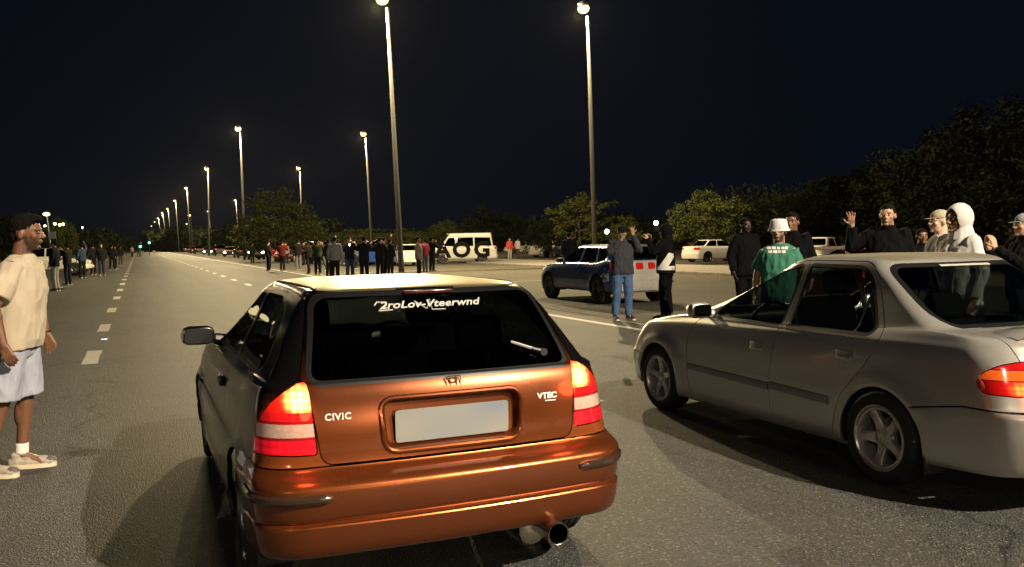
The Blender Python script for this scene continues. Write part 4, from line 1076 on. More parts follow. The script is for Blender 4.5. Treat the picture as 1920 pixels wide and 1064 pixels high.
    if P.get('slots'):
        for x0,x1,rg_ in ((-.80,-.42,30),(.42,.80,32)):
            cut(bm, roundpoly([(x0,.50),(x1,.50),(x1,.545),(x0,.545)],.01,2), 'y', rg_, lambda c,n: c.y < yr+.3, (0,))
        if False: cut(bm, roundpoly([(-.42,zs),(-.30,.36),(.30,.36),(.42,zs)],.03,2), 'y', 33, lambda c,n: c.y < yr+.3, (0,))
    body = part_from(bm, 0, 'body', paint, root, .02)
    for s in (-1,1): part_from(bm, 2, 'door', paint, root, .014, side=s)
    g = gls or glass('far_glass',(.3,.32,.32))
    for s in (-1,1): part_from(bm, 7, 'side_window', g, root, .004, inset=.004, side=s)
    part_from(bm, 9, 'rear_window', g, root, .004, inset=.004); part_from(bm, 10, 'windscreen', glass('clear_glass'), root, .004, inset=.004)
    tm = tailmat or (glow('lit_tail',(1,.05,.03),3.0) if lit_tail else mat('tail_lens',(.36,.010,.010),.15,0,1,emit=(1,.02,.02),es=.10))
    hm = glow('lit_head',(1,.95,.86),26) if lit_head else mat('lamp_clear',(.5,.5,.5),.1,.2,1)
    for s in (-1,1):
        part_from(bm, 12, 'tail_light', tm, root, .012, side=s); part_from(bm, 13, 'headlight', hm, root, .012, side=s)
    part_from(bm, 14, 'grille', M_black, root, .01); part_from(bm, 15, 'lower_grille', M_black, root, .01)
    for rg_ in (30,31,32,33): part_from(bm, rg_, 'bumper_vent', M_black, root, .01)
    bm.free()
    mirror(root, -(wb+.03), yc_-.38, zc+.07, paint if P['type']!='coupe' else M_black, .19, .12); mirror(root, wb+.03, yc_-.38, zc+.07, paint if P['type']!='coupe' else M_black, .19,.12)
    for s in (-1,1):
        for a in (AYr,AYf): add_wheel(root, s*(w-.115), a, wr, .2, P.get('rim',.205), 'twin' if rimn==5 else 'spoke', rimn, mrim or M_darkalloy)
    for a in (AYr,AYf): wheel_liner(root, a, wr, ar+.03, w-.36, w-.03)
    belt_under(root,0,0,w,zs+.08,0,yr+.1,yf-.1)
    if P['type'] != 'van':
        seat(root,-.36,yws-.15+.15,.36,m=M_int); seat(root,.36,yws,.36,m=M_int); seat(root,0,yws-.95,.40,1.1,M_int,True,.5,.25)
        bm2 = bmesh.new(); box(bm2,(0,yc_-.3,zc-.14),(1.35,.45,.2),bevel=.04); bmo('dashboard',bm2,M_black,root)
    return root
def prm(**k): return k
COUPE = prm(type='coupe',yr=-2.20,yf=2.20,w=.875,zs=.17,zb=.93,zd=.98,zn=.68,yc=.92,yws=.18,yrt=-1.05,yrb=-1.62,zt=1.37,wr=.52,wb=.77,zc=.92,af=1.38,ar=-1.32,rw=.325,rim=.24,
  doors=[([(.75,.28),(.86,.80),(.80,.90),(.15,1.32),(-.45,1.34),(-.60,.92),(-.55,.28)],2)],
  wins=[[(.72,.955),(.18,1.30),(-.42,1.32),(-.50,.965)],[(-.56,.97),(-.48,1.32),(-.95,1.32),(-1.35,1.03),(-1.3,.985)]], tails=((.58,1.0,12),(.05,.27,12)), slots=True)
SEDAN = prm(type='sedan',yr=-2.25,yf=2.15,w=.855,zs=.2,zb=.93,zd=1.0,zn=.70,yc=1.0,yws=.2,yrt=-1.05,yrb=-1.65,zt=1.42,wr=.52,wb=.75,zc=.92,af=1.32,ar=-1.3,rw=.30,
  doors=[([(.80,.26),(.85,.80),(.75,.91),(.15,1.34),(-.28,1.39),(-.27,.26)],2),([(-.29,.26),(-.30,1.39),(-.95,1.38),(-1.28,.94),(-1.0,.60),(-.92,.26)],3)],
  wins=[[(.72,.955),(.18,1.33),(-.25,1.35),(-.25,.955)],[(-.33,.96),(-.33,1.35),(-.92,1.34),(-1.2,.985)]])
HATCH = prm(type='hatch',yr=-1.95,yf=1.95,w=.83,zs=.2,zb=.94,zd=1.0,zn=.72,yc=.95,yws=.25,yrt=-1.45,yrb=-1.80,zt=1.44,wr=.54,wb=.75,zc=.94,af=1.22,ar=-1.26,rw=.295,
  doors=[([(.75,.26),(.80,.80),(.70,.93),(.2,1.36),(-.26,1.40),(-.25,.26)],2),([(-.27,.26),(-.28,1.40),(-.95,1.39),(-1.18,.96),(-.95,.60),(-.9,.26)],3)],
  wins=[[(.68,.965),(.2,1.34),(-.24,1.37),(-.24,.965)],[(-.30,.97),(-.30,1.37),(-.92,1.36),(-1.08,.985)],[(-1.14,.99),(-1.0,1.36),(-1.4,1.34),(-1.58,1.03)]], tails=((.60,1.0,12),))
SUV = prm(type='suv',yr=-2.2,yf=2.2,w=.90,zs=.30,zb=1.10,zd=1.16,zn=.92,yc=1.15,yws=.45,yrt=-1.85,yrb=-2.08,zt=1.76,wr=.62,wb=.82,zc=1.10,af=1.35,ar=-1.35,rw=.36,
  doors=[([(.85,.40),(.92,.95),(.80,1.10),(.40,1.66),(-.18,1.70),(-.18,.40)],2),([(-.20,.40),(-.20,1.70),(-.98,1.70),(-1.10,1.1),(-.95,.75),(-.9,.40)],3)],
  wins=[[(.85,1.15),(.42,1.64),(-.15,1.67),(-.15,1.14)],[(-.24,1.14),(-.24,1.67),(-.95,1.67),(-1.05,1.15)],[(-1.15,1.16),(-1.08,1.66),(-1.75,1.64),(-1.88,1.18)]], tails=((.66,1.0,12),))
VAN = prm(type='van',yr=-2.35,yf=2.35,w=.90,zs=.28,zb=1.15,zd=1.20,zn=1.0,yc=1.75,yws=1.05,yrt=-2.12,yrb=-2.26,zt=1.98,wr=.70,wb=.84,zc=1.18,af=1.45,ar=-1.35,rw=.33,
  doors=[([(1.25,.42),(1.32,1.0),(1.30,1.2),(1.0,1.84),(.45,1.9),(.42,.42)],2)],
  wins=[[(1.35,1.24),(1.02,1.80),(.55,1.83),(.52,1.22)],[(.36,1.22),(.36,1.83),(-.75,1.83),(-.75,1.22)],[(-.85,1.22),(-.85,1.83),(-1.95,1.80),(-2.05,1.24)]], tails=((.74,1.0,12),))
blue = carpaint('blue_and_cream_paint', (.008,.05,.19), .35, .25, flake=False, split_rule=(-2.03,(.50,.49,.44)))
# pale roof of the blue coupe comes from the same two-tone wrap
def roof_mask(m, z0, col):
    n = m.node_tree; b = n.nodes['Principled BSDF']; lk = b.inputs['Base Color'].links[0]; src = lk.from_socket
    t = n.nodes.new('ShaderNodeTexCoord'); sp = n.nodes.new('ShaderNodeSeparateXYZ'); n.links.new(t.outputs['Object'], sp.inputs[0])
    g = n.nodes.new('ShaderNodeMath'); g.operation='GREATER_THAN'; g.inputs[1].default_value=z0; n.links.new(sp.outputs['Z'], g.inputs[0])
    mx = n.nodes.new('ShaderNodeMix'); mx.data_type='RGBA'; n.links.new(g.outputs[0], mx.inputs['Factor']); n.links.new(src, mx.inputs['A']); mx.inputs['B'].default_value=(*col,1)
    n.links.new(mx.outputs['Result'], b.inputs['Base Color'])
roof_mask(blue, 1.36, (.30,.28,.22))
TALL = dict(COUPE,zs=.27,zb=.98,zd=1.04,zn=.76,zc=.96,zt=1.41,yrt=-1.50,yrb=-1.88,yws=.25,yc=.98,wr=.56,wb=.79,rw=.345,doors=[([(.80,.36),(.90,.90),(.85,1.02),(.25,1.46),(-.30,1.48),(-.30,.36)],2),([(-.32,.36),(-.32,1.48),(-1.0,1.47),(-1.2,1.05),(-.98,.7),(-.92,.36)],3)],wins=[[(.80,1.0),(.25,1.33),(-.27,1.355),(-.27,1.0)],[(-.36,1.005),(-.36,1.355),(-.98,1.345),(-1.12,1.01)],[(-1.2,1.02),(-1.06,1.345),(-1.45,1.31),(-1.62,1.04)]])
bc = simple_car('parked_car','blue car with white tail and silver roof, parked behind the two phone-filming men',(10.95,19.78,0),0,TALL,blue,tailz=(.83,.99),mrim=M_darkalloy,lowres=.9,gls=glass('coupe_glass',(.2,.2,.2)))
white = carpaint('white_paint', (.62,.60,.55), .0, .3, flake=False)
dark = carpaint('dark_car_paint', (.015,.015,.018), .4, .3, flake=False)
redp = carpaint('red_car_paint', (.22,.012,.012), .3, .3, flake=False)
silv2 = carpaint('far_silver_paint', (.33,.32,.30), .7, .35, flake=False)
# white coupe far right of the blue one, nose to the right
P0 = G(1322,491); simple_car('coupe_car','white coupe with black grille parked beyond the verge, nose to the right',(33.4,45.5,0),math.radians(-88),dict(COUPE,tails=((.5,1.0,12),),slots=False),white,lowres=.6,mrim=M_darkalloy)
# van / minibus with painted graphics
van = simple_car('minibus','white van with big black graphic letters on its side, behind the copper car roof',(21.3,59.0,0),math.radians(76),dict(VAN,rw=.33,zt=2.14,yr=-2.55,yf=2.5),carpaint('grubby_white_paint', (.36,.35,.33), .0, .4, flake=False),lowres=.6)
# big black shapes sprayed along its side (both sides)
for s in (-1,1):
    for (cy,txt,sz) in ((0,'AOG',1.05),):
        for k,(ch,yy) in enumerate((('A',1.45),('O',.1),('G',-1.35))):
            o = text_mesh('side_graphic', ch, 1.5, mat('matte_black',(.005,.005,.005),.9,spec=.05), van, Matrix.Translation((s*.915, yy, .93)) @ Matrix.Rotation(math.pi/2*s,4,'Z') @ UP, .004, 0, 1.05, .06)
gp = G(752,500)
simple_car('hatchback_car','cream white hatchback with round tail lamps, by the tallest lamp pole',(16.7,57.4,0),math.radians(-8),dict(HATCH,tails=((.58,.80,12),)),white,tailz=(.80,1.0),lowres=.6)
# white pickup with open doors far behind
pk = simple_car('pickup_truck','small white pickup far behind the blue car with the silver roof',(34.5,71.5,0),math.radians(-75),dict(SEDAN,type='pickup',yrt=-.25,yrb=-.42,zt=1.46,wins=[[(.72,.955),(.18,1.33),(-.25,1.38),(-.25,.955)]],doors=[([(.80,.26),(.85,.80),(.75,.91),(.15,1.34),(-.28,1.39),(-.27,.26)],2)]),white,lowres=.55)
# parked row beside the road, nearest first
row = []
rowspec = [ # x, y, rz, proportions, paint, tail, head, label
 (13.2,72,10,SUV,dark,False,True,'dark off-roader with headlamps on, parked right of the bushy tree'),
 (12.6,84,170,SEDAN,redp,True,False,'red sedan with lit lamps in the parked row, behind the crowd'),
 (14.2,63,25,SEDAN,silv2,True,False,'silver car with lit lamps behind the filming crowd'),
 (12.0,100,175,SUV,dark,False,True,'dark off-roader facing the camera with bright headlamps, under the second lamp'),
 (12.4,118,5,SEDAN,dark,True,False,'dark sedan with red tail lamps, mid-way along the parked row'),
 (12.2,132,172,HATCH,redp,False,True,'red hatchback with headlamps on, parked along the road'),
 (12.2,150,3,SUV,dark,True,False,'dark tall car with small red lamps in the distant row'),
 (12.0,172,176,SEDAN,dark,False,True,'far dark sedan with headlamps on in the parked row'),
 (11.8,196,0,SUV,dark,True,False,'far dark tall car in the parked row'),
 (11.8,222,0,HATCH,dark,True,False,'farther dark hatchback in the parked row'),
 (11.8,250,0,SUV,dark,False,False,'farthest dark car at the end of the parked row')]
protos = {}
for x,y,rz,Pp,pt,lt,lh,lab in rowspec:
    key = (Pp['type'], pt.name, lt, lh)
    if key not in protos:
        protos[key] = simple_car({'suv':'suv_car','sedan':'sedan_car','hatch':'hatchback_car'}[Pp['type']], lab, (x,y,0), math.radians(rz), Pp, pt, 'cars parked along the road', lit_tail=lt, lit_head=lh, lowres=.4)
    else: copy_tree(protos[key], None, lab, (x,y,0), math.radians(rz))
for x,y,rz,key,lab in ((16.8,88,168,('sedan','red_car_paint',False,True) ,'headlamps-on car far behind the red-topped person'),(18.2,70,150,('suv','dark_car_paint',False,True),'dark off-roader with headlamps on behind the tall olive-clad man'),(20.5,82,160,('suv','dark_car_paint',False,True),'dark off-roader with headlamps on behind the grey-jacketed man'),(15.5,98,170,('suv','dark_car_paint',True,False),'dark tall car with red lamps behind the left end of the crowd'),(14.2,110,4,('sedan','red_car_paint',True,False),'red sedan with red lamps under the bushy tree')):
    k_ = key if key in protos else [q_ for q_ in protos if q_[2:]==key[2:]][0]
    copy_tree(protos[k_], None, lab, (x,y,0), math.radians(rz))
pw = simple_car('sedan_car','white sedan parked behind the walking group, right of the bushy tree',(19.5,76,0),math.radians(80),SEDAN,white,'cars in the lot behind the crowd',lowres=.45)
for x,y,rz,lab in ((17.5,92,95,'white car low behind the left end of the crowd'),(41,93,85,'distant white car at the back of the lot, beside red figures')):
    copy_tree(pw, None, lab, (x,y,0), math.radians(rz))
# blue-lit car behind the crowd
simple_car('sedan_car','low blue car glowing between the standing crowd',(15.6,60.5,0),math.radians(60),SEDAN,carpaint('bright_blue_paint',(.03,.10,.42),.4,.25,flake=False),'cars in the lot behind the crowd',lit_tail=True,lit_head=True,lowres=.45)
# left side of the road
simple_car('suv_car','white car at the far left with a big front tyre, partly behind the lamp stand',(-4.6,57.5,0),math.radians(-98),dict(SUV,zt=1.60,zb=1.02,zd=1.08,zn=.86,zc=1.0,rw=.37,zs=.34,rim=.20),white,'cars parked on the left of the road',lowres=.6,mrim=mat('bright_rim',(.7,.7,.68),.2,.8))
simple_car('minibus','white van at the left edge behind the man in the cream shirt',(-10.2,44,0),math.radians(178),VAN,white,'cars parked on the left of the road',lowres=.45)
# cars on the right beyond the silver sedan
simple_car('convertible_car','dark car with glossy reddish roof right behind the silver sedan roof',(14.0,13.6,0),math.radians(-66),dict(COUPE,zt=1.26,slots=False,tails=((.5,1.0,12),)),carpaint('dark_red_paint',(.05,.004,.005),.3,.2,flake=False),lowres=.6)
simple_car('coupe_car','white car with pale window frame seen over the silver sedan roof',(32.6,35.2,0),math.radians(-66),dict(SEDAN,zt=1.42),white,lowres=.5)
# ================================================================== people
from mathutils import noise as mnoise
def cap(bm, a, b, ra, rb, seg=12, k=4):
    a = Vector(a); b = Vector(b); u,v,d = frame_from(b-a if (b-a).length>1e-6 else Vector((0,0,1)))
    rings = []
    prof = [(ra*math.cos(t), -ra*math.sin(t), 0) for t in (np.linspace(math.pi/2*.98, 0, k) if k > 1 else [0])] + [(rb*math.cos(t), rb*math.sin(t), 1) for t in (np.linspace(0, math.pi/2*.98, k) if k > 1 else [0])]
    for r, z, e in prof:
        c = (b if e else a) + d*z
        rings.append([bm.verts.new(c+(u*math.cos(2*math.pi*i/seg)+v*math.sin(2*math.pi*i/seg))*r) for i in range(seg)])
    for p,q in zip(rings[:-1],rings[1:]):
        for i in range(seg): bm.faces.new((p[i],p[(i+1)%seg],q[(i+1)%seg],q[i]))
    bm.faces.new(rings[0][::-1]); bm.faces.new(rings[-1])
def ell(bm, c, r, M=None, seg=14):
    vs = bmesh.ops.create_uvsphere(bm, u_segments=seg, v_segments=max(8,seg//2+2), radius=1)['verts']
    T = Matrix.Translation(c) @ (M.to_4x4() if M is not None else Matrix()) @ Matrix.Diagonal((*r,1))
    bmesh.ops.transform(bm, matrix=T, verts=vs)
def loft(bm, secs, seg=22):
    """secs: (z, hw, hd, xc, yc)"""
    rings = []
    for z,hw,hd,xc,yc in secs:
        rings.append([bm.verts.new((xc+hw*math.copysign(abs(math.cos(t))**.85,math.cos(t)), yc+hd*math.copysign(abs(math.sin(t))**.9,math.sin(t)), z)) for t in [2*math.pi*i/seg for i in range(seg)]])
    for p,q in zip(rings[:-1],rings[1:]):
        for i in range(seg): bm.faces.new((p[i],p[(i+1)%seg],q[(i+1)%seg],q[i]))
    bm.faces.new(rings[0][::-1]); bm.faces.new(rings[-1])
TMP = bpy.data.objects.new('tmp_remesh', bpy.data.meshes.new('t'))
TSC = bpy.data.scenes.new('work'); TSC.collection.objects.link(TMP)
def remesh(bm, vox, smooth=2, wr=0, seed=0, wscale=9, keep=None):
    old = TMP.data; me = bpy.data.meshes.new('m'); bmesh.ops.recalc_face_normals(bm, faces=bm.faces); bm.to_mesh(me); bm.free()
    TMP.data = me; TMP.modifiers.clear(); bpy.data.meshes.remove(old)
    r = TMP.modifiers.new('r','REMESH'); r.mode='VOXEL'; r.voxel_size = vox; r.use_smooth_shade=True
    if smooth:
        s = TMP.modifiers.new('s','SMOOTH'); s.factor=.5; s.iterations=smooth
    TSC.view_layers[0].update()
    dg = TSC.view_layers[0].depsgraph; dg.update()
    out = bpy.data.meshes.new_from_object(TMP.evaluated_get(dg))
    if wr:
        n = len(out.vertices); co = np.empty(n*3); out.vertices.foreach_get('co', co); co = co.reshape(-1,3)
        no = np.empty(n*3); out.vertices.foreach_get('normal', no); no = no.reshape(-1,3)
        d = np.array([mnoise.noise(Vector((p[0]*wscale*1.3+seed, p[1]*wscale*1.3, p[2]*wscale*.62))) + .5*mnoise.noise(Vector((p[0]*wscale*3+seed, p[1]*wscale*3, p[2]*wscale*1.2))) for p in co])
        co += no*(np.abs(d)[:,None]*-2+.5)*wr
        out.vertices.foreach_set('co', co.ravel())
    return out
def hand(bm, w, d, n, side, curl=.3, s=1.0, spread=.0, fist=False):
    """w wrist, d finger direction, n palm normal, side +1 right / -1 left; thumb on t side"""
    w = Vector(w); d = Vector(d).normalized(); n = Vector(n); n = (n-d*n.dot(d)).normalized(); t = d.cross(n)*(-side)
    for k in (-.024,-.008,.010,.026): cap(bm, w+t*k*.6*s, w+d*.085*s+t*k*s, .015*s, .013*s, 8, 3)
    for i,(ln) in enumerate((.070,.079,.073,.057)):
        off = (.031-.0205*i)*s; b0 = w+d*.086*s+t*off
        dd = (d + t*spread*(1.5-i)*.5).normalized(); a1 = curl; a2 = curl*2.2
        p1 = b0 + (dd*math.cos(a1)+n*math.sin(a1))*ln*.5*s
        p2 = p1 + (dd*math.cos(a2)+n*math.sin(a2))*ln*.5*s
        cap(bm, b0, p1, .0092*s, .0086*s, 8, 3); cap(bm, p1, p2, .0086*s, .0072*s, 8, 3)
    b0 = w+d*.022*s+t*.026*s; td = (d*.62+t*(.55+spread*.5)+n*.35).normalized(); p1 = b0+td*.045*s; p2 = p1+(td+d*.5).normalized()*.034*s
    cap(bm, b0, p1, .0135*s, .0105*s, 8, 3); cap(bm, p1, p2, .0105*s, .0085*s, 8, 3)
def skin_mat(name, col, beard=None):
    if name in MATS: return MATS[name]
    m = mat(name, col, .52, 0, 0, sss=.08, bump=(260,.12,.001)); n = m.node_tree; b = n.nodes['Principled BSDF']
    at = n.nodes.new('ShaderNodeAttribute'); at.attribute_name = 'beard'
    mx = n.nodes.new('ShaderNodeMix'); mx.data_type='RGBA'; n.links.new(at.outputs['Fac'], mx.inputs['Factor'])
    nz = n.nodes.new('ShaderNodeTexNoise'); nz.inputs['Scale'].default_value=14; nz.inputs['Detail'].default_value=5
    m2 = n.nodes.new('ShaderNodeMix'); m2.data_type='RGBA'; m2.inputs['A'].default_value=(*[c*.85 for c in col],1); m2.inputs['B'].default_value=(*[min(1,c*1.15) for c in col],1)
    n.links.new(nz.outputs['Fac'], m2.inputs['Factor']); n.links.new(m2.outputs['Result'], mx.inputs['A'])
    mx.inputs['B'].default_value = (.012,.008,.006,1)
    n.links.new(mx.outputs['Result'], b.inputs['Base Color']); return m
BLK = (.0035,.0035,.004)
def cloth(name, col, rough=.95, var=.15):
    return mat(name, col, rough, spec=.08, noise=(7,.3,tuple(c*(1-var) for c in col)), bump=(420,.25,.0015))
def person(label, loc, face, P, cat='person', group=None):
    """face: heading of the body, radians from +Y (ccw). P: pose and clothes"""
    s = P.get('height',1.75)/1.75; vox = P.get('vox',.013); fat = P.get('fat',1.0)
    root = empty('person', loc, face, label, cat, group); root.scale=(s,s,s)
    sh = {1:Vector((.185,-.005,1.435)), -1:Vector((-.185,-.005,1.435))}
    el = {1:Vector(P.get('elR',(.245,-.03,1.155))), -1:Vector(P.get('elL',(-.245,-.03,1.155)))}
    wr_ = {1:Vector(P.get('wrR',(.255,.06,.915))), -1:Vector(P.get('wrL',(-.255,.06,.915)))}
    ft = {1:P.get('ftR',(.10,.0)), -1:P.get('ftL',(-.10,.0))}
    hip = {1:Vector((.09,0,.93)), -1:Vector((-.09,0,.93))}
    an = {k:Vector((ft[k][0], ft[k][1]-.02, .09)) for k in ft}
    kn = {k:(hip[k]+an[k])*.5+Vector((0,.03,.01)) for k in ft}
    yaw = P.get('head',0.0); nod = P.get('nod',0.0)
    HM = Matrix.Translation((0,.012,1.632)) @ Matrix.Rotation(yaw,4,'Z') @ Matrix.Rotation(nod,4,'X'); H3 = HM.to_3x3()
    hp = lambda x,y,z: HM @ Vector((x,y,z))
    # ---- body: one continuous skin
    bm = bmesh.new()
    loft(bm, [(.86,.10,.07,0,0),(.95,.150*fat,.098*fat,0,0),(1.06,.132*fat,.09*fat,0,0),(1.26,.150,.10,0,0),(1.40,.155,.085,0,-.005),(1.47,.07,.05,0,-.005)])
    for k in (1,-1):
        cap(bm, sh[k]+Vector((-k*.03,0,-.03)), el[k], .046*fat, .041); cap(bm, el[k], wr_[k], .041, .026)
        m_ = el[k].lerp(wr_[k],.28); ell(bm, m_, (.041,.041,.05))
        cap(bm, hip[k], kn[k], .088, .055); cap(bm, kn[k], an[k], .054, .034)
        ell(bm, kn[k].lerp(an[k],.28)+Vector((0,-.018,0)), (.050,.052,.11))
        cap(bm, an[k], an[k]+Vector((0,.13,-.05)), .032, .026)
        fd = P.get('handR' if k>0 else 'handL'); d = (wr_[k]-el[k]).normalized()
        if fd: hand(bm, wr_[k], fd[0], fd[1], k, fd[2], 1.0, fd[3] if len(fd)>3 else 0)
        else: hand(bm, wr_[k], d+Vector((0,.15,0)), (-k,0,0), k, .38)
    cap(bm, (0,-.01,1.45), hp(0,-.02,-.05), .062*max(1,fat*.95), .058)
    ell(bm, hp(0,-.012,.030), (.077,.097,.088), H3, 20); ell(bm, hp(0,.028,-.030), (.060,.062,.083), H3, 16)
    ell(bm, hp(0,.034,-.076), (.047,.046,.036), H3); ell(bm, hp(0,.076,-.096), (.022,.018,.016), H3)
    for k in (1,-1):
        ell(bm, hp(k*.078,-.012,-.006), (.010,.020,.032), H3@Matrix.Rotation(k*.25,3,'Z')); ell(bm, hp(k*.040,.058,-.018), (.026,.024,.024), H3)
        ell(bm, hp(k*.032,.077,.026), (.026,.014,.009), H3)
    cap(bm, hp(0,.088,.012), hp(0,.109,-.022), .009, .0125, 10); ell(bm, hp(.012,.100,-.026),(.008,.009,.007),H3); ell(bm, hp(-.012,.100,-.026),(.008,.009,.007),H3)
    ell(bm, hp(0,.088,-.052), (.024,.014,.0075), H3); ell(bm, hp(0,.086,-.064), (.020,.013,.0085), H3)
    me = remesh(bm, vox, 1 if vox > .008 else 2)
    n = len(me.vertices); co = np.empty(n*3); me.vertices.foreach_get('co', co); co = co.reshape(-1,3)
    at = me.attributes.new('beard','FLOAT','POINT')
    if P.get('beard'):
        inv = np.array(HM.inverted()); L = co@inv[:3,:3].T+inv[:3,3]
        v = np.clip((-.030-L[:,2])/.02,0,1)*np.clip((L[:,2]+.135)/.02,0,1)*np.clip((L[:,1]+.01)/.03,0,1)
        lips = np.exp(-((L[:,2]+.058)/.012)**2)*np.exp(-(L[:,0]/.022)**2)*(L[:,1]>.07)
        side = np.clip((-.005-L[:,2])/.02,0,1)*(np.abs(L[:,0])>.05)*(L[:,1]>-.005)*(L[:,1]<.05)*.8
        at.data.foreach_set('value', (np.clip(np.maximum(v,side*(L[:,2]>-.14))-lips,0,1)*P['beard']).astype(np.float32))
    sk = P['skin']; body = link('body', me, sk, root)
    # eyes, brows
    if P.get('eyes',True):
        for k in (1,-1):
            b = bmesh.new(); ell(b, hp(k*.031,.0825,.008), (.0125,.008,.0065), H3, 10); e = bmo('eye', b, mat('eye_white',(.26,.24,.22),.4), body, sharp=None)
            b = bmesh.new(); ell(b, hp(k*.031,.0895,.008), (.0055,.003,.0055), H3, 8); bmo('iris', b, mat('iris',(.01,.006,.004),.2), e, sharp=None)
            b = bmesh.new(); tube(b, [hp(k*.014,.094,.027),hp(k*.032,.093,.033),hp(k*.050,.080,.028)], [.002,.003,.002], 6); bmo('eyebrow', b, mat('hair_black',(.006,.005,.004),.95,spec=.08), body)
    # ---- trousers or shorts
    t = P['bottom']; bm = bmesh.new(); kind, mt = t[0], t[1]
    loft(bm, [(.80,.155*fat,.10*fat,0,-.005),(.90,.178*fat,.122*fat,0,-.005),(1.0,.165*fat,.112*fat,0,0),(1.07,.150*fat,.105*fat,0,0)])
    for k in (1,-1):
        w_ = P.get('legw',1.0)
        if kind == 'shorts':
            e_ = hip[k].lerp(kn[k],1.02)+Vector((k*.005,0,0)); cap(bm, hip[k]+Vector((0,0,-.02)), e_, .106*w_, .100*w_, 18, 1)
        else:
            cap(bm, hip[k]+Vector((0,0,-.02)), kn[k], .100*w_, .078*w_); cap(bm, kn[k], an[k]+Vector((0,-.005,.01)), .078*w_, .066*w_, 14, 1)
    bo = link('shorts' if kind=='shorts' else 'trousers', remesh(bm, max(vox,.007), 2, .007 if vox < .016 else 0, 3.1), mt, root)
    # ---- shirt
    t = P['top']; kind, mt = t[0], t[1]; bm = bmesh.new(); g = 1.0 if kind=='tee' else 1.07; f2 = fat
    hem = P.get('hem', .86)
    loft(bm, [(hem,.190*g*f2,.135*g*f2,0,0),(hem+.06,.188*g*f2,.140*g*f2,0,.004),(1.06,.178*g*f2,.138*g*f2,0,.006),(1.26,.196*g,.138*g*max(1,f2*.96),0,.004),(1.37,.212*g,.122*g,0,-.003),(1.435,.192*g,.098*g,0,-.008),(1.475,.125,.078,0,-.010),(1.495,.082,.066,0,-.010)])
    for k in (1,-1):
        if kind == 'tee':
            e_ = sh[k].lerp(el[k],.80); cap(bm, sh[k]+Vector((-k*.05,0,-.018)), e_, .080*max(1,fat*.93), .076*max(1,f2*.96), 16, 1)
        else:
            cap(bm, sh[k]+Vector((-k*.02,0,-.012)), el[k], .080*g, .066*g); cap(bm, el[k], wr_[k].lerp(el[k],.04), .064*g, .046*g, 14, 1)
    if kind == 'hoodie' and P.get('hair') != 'hood':
        ell(bm, (0,-.09,1.475), (.125,.07,.055)); ell(bm, (0,.05,1.46),(.085,.05,.03))
    if kind == 'hoodie' or kind == 'jacket':
        loft(bm, [(1.44,.10,.085,0,-.008),(1.50,.080,.074,0,-.006),(1.525,.074,.070,0,-.002)])
    top = link({'tee':'t_shirt','hoodie':'hoodie','jacket':'jacket'}[kind], remesh(bm, max(vox,.007), 2, P.get('wr',.013) if vox < .016 else .004, 7.7, 6.5), mt, root)
    # ---- shoes
    for k in (1,-1):
        b = bmesh.new(); x, y = ft[k]; tr = Matrix.Rotation(-k*P.get('toe',.15),3,'Z'); O_ = Vector((x,y-.02,0))
        q = lambda a,b_,c: O_ + tr@Vector((a,b_,c))
        cap(b, q(0,-.055,.045), q(0,.14,.040), .042, .040, 12); ell(b, q(0,.165,.036), (.046,.055,.034), tr); cap(b, q(0,-.035,.05), q(0,-.03,.10), .044,.042,12,2); ell(b,q(0,.05,.065),(.038,.09,.034),tr@Matrix.Rotation(-.25,3,'X'))
        so = link('shoe', remesh(b, max(.006,vox*.6), 2), P.get('shoe', mat('shoe_dark',(.03,.028,.026),.6)), root)
        b = bmesh.new(); pl = [(-.042,-.09),(.042,-.09),(.050,.06),(.048,.15),(.028,.218),(-.028,.218),(-.048,.15),(-.046,.06)]
        pp = [(O_+tr@Vector((a*1.02,c_,0))).to_2d()[:] for a,c_ in roundpoly(pl,.03,4)]
        prism(b, pp, .001, .030); bmo('sole', b, P.get('sole', mat('sole_white',(.55,.50,.42),.6)), so)
        if P.get('laces'):
            for j in range(4):
                b = bmesh.new(); yy = .045+.028*j; tube(b, [q(-.026,yy,.086-.010*j),q(0,yy+.01,.099-.012*j),q(.026,yy,.086-.010*j)], .0042, 6); bmo('lace', b, mat('lace_white',(.7,.65,.56),.8), so)
            b = bmesh.new(); ell(b, q(0,.172,.046), (.040,.048,.026), tr); bmo('toe_cap', b, mat('shoe_grey',(.10,.09,.08),.7), so)
        if P.get('socks'):
            b = bmesh.new(); cap(b, an[k]+Vector((0,0,.02)), an[k]+Vector((0,-.003,.085)), .045,.044,14,2); link('sock', remesh(b,.006,1), mat('sock_white',(.7,.66,.58),.9), root)
    # ---- hair or hat
    hr = P.get('hair','short'); hmx = P.get('hairmat', MATS.get('hair_black') or mat('hair_black',(.006,.005,.004),.95,spec=.08))
    if hr in ('short','thick'):
        b = bmesh.new(); up = .012 if hr=='thick' else .003
        ell(b, hp(0,-.022,.040+up), (.082,.098,.084+up), H3, 20); ell(b, hp(0,.026,.082+up), (.060,.052,.034+up*.6), H3)
        ell(b, hp(0,-.062,-.004), (.066,.052,.066), H3)
        if hr=='thick': ell(b, hp(.01,.045,.100), (.05,.045,.030), H3); ell(b, hp(-.02,-.05,.10), (.06,.05,.04), H3)
        m_ = remesh(b, max(.006,vox*.6), 1, .0045 if vox < .01 else .004, 2.2, 34); link('hair', m_, hmx, body)
    elif hr == 'bucket':
        b = bmesh.new(); lathe(b, [(.0001,.112),(.045,.112),(.074,.104),(.086,.088),(.096,.040),(.099,.022),(.118,-.012),(.119,-.018),(.096,.010),(.088,.014)], 32, HM@Matrix.Translation((0,-.008,.022))@Matrix.Rotation(-.06,4,'X')); bmo('bucket_hat', b, P['hatmat'], body, sharp=50)
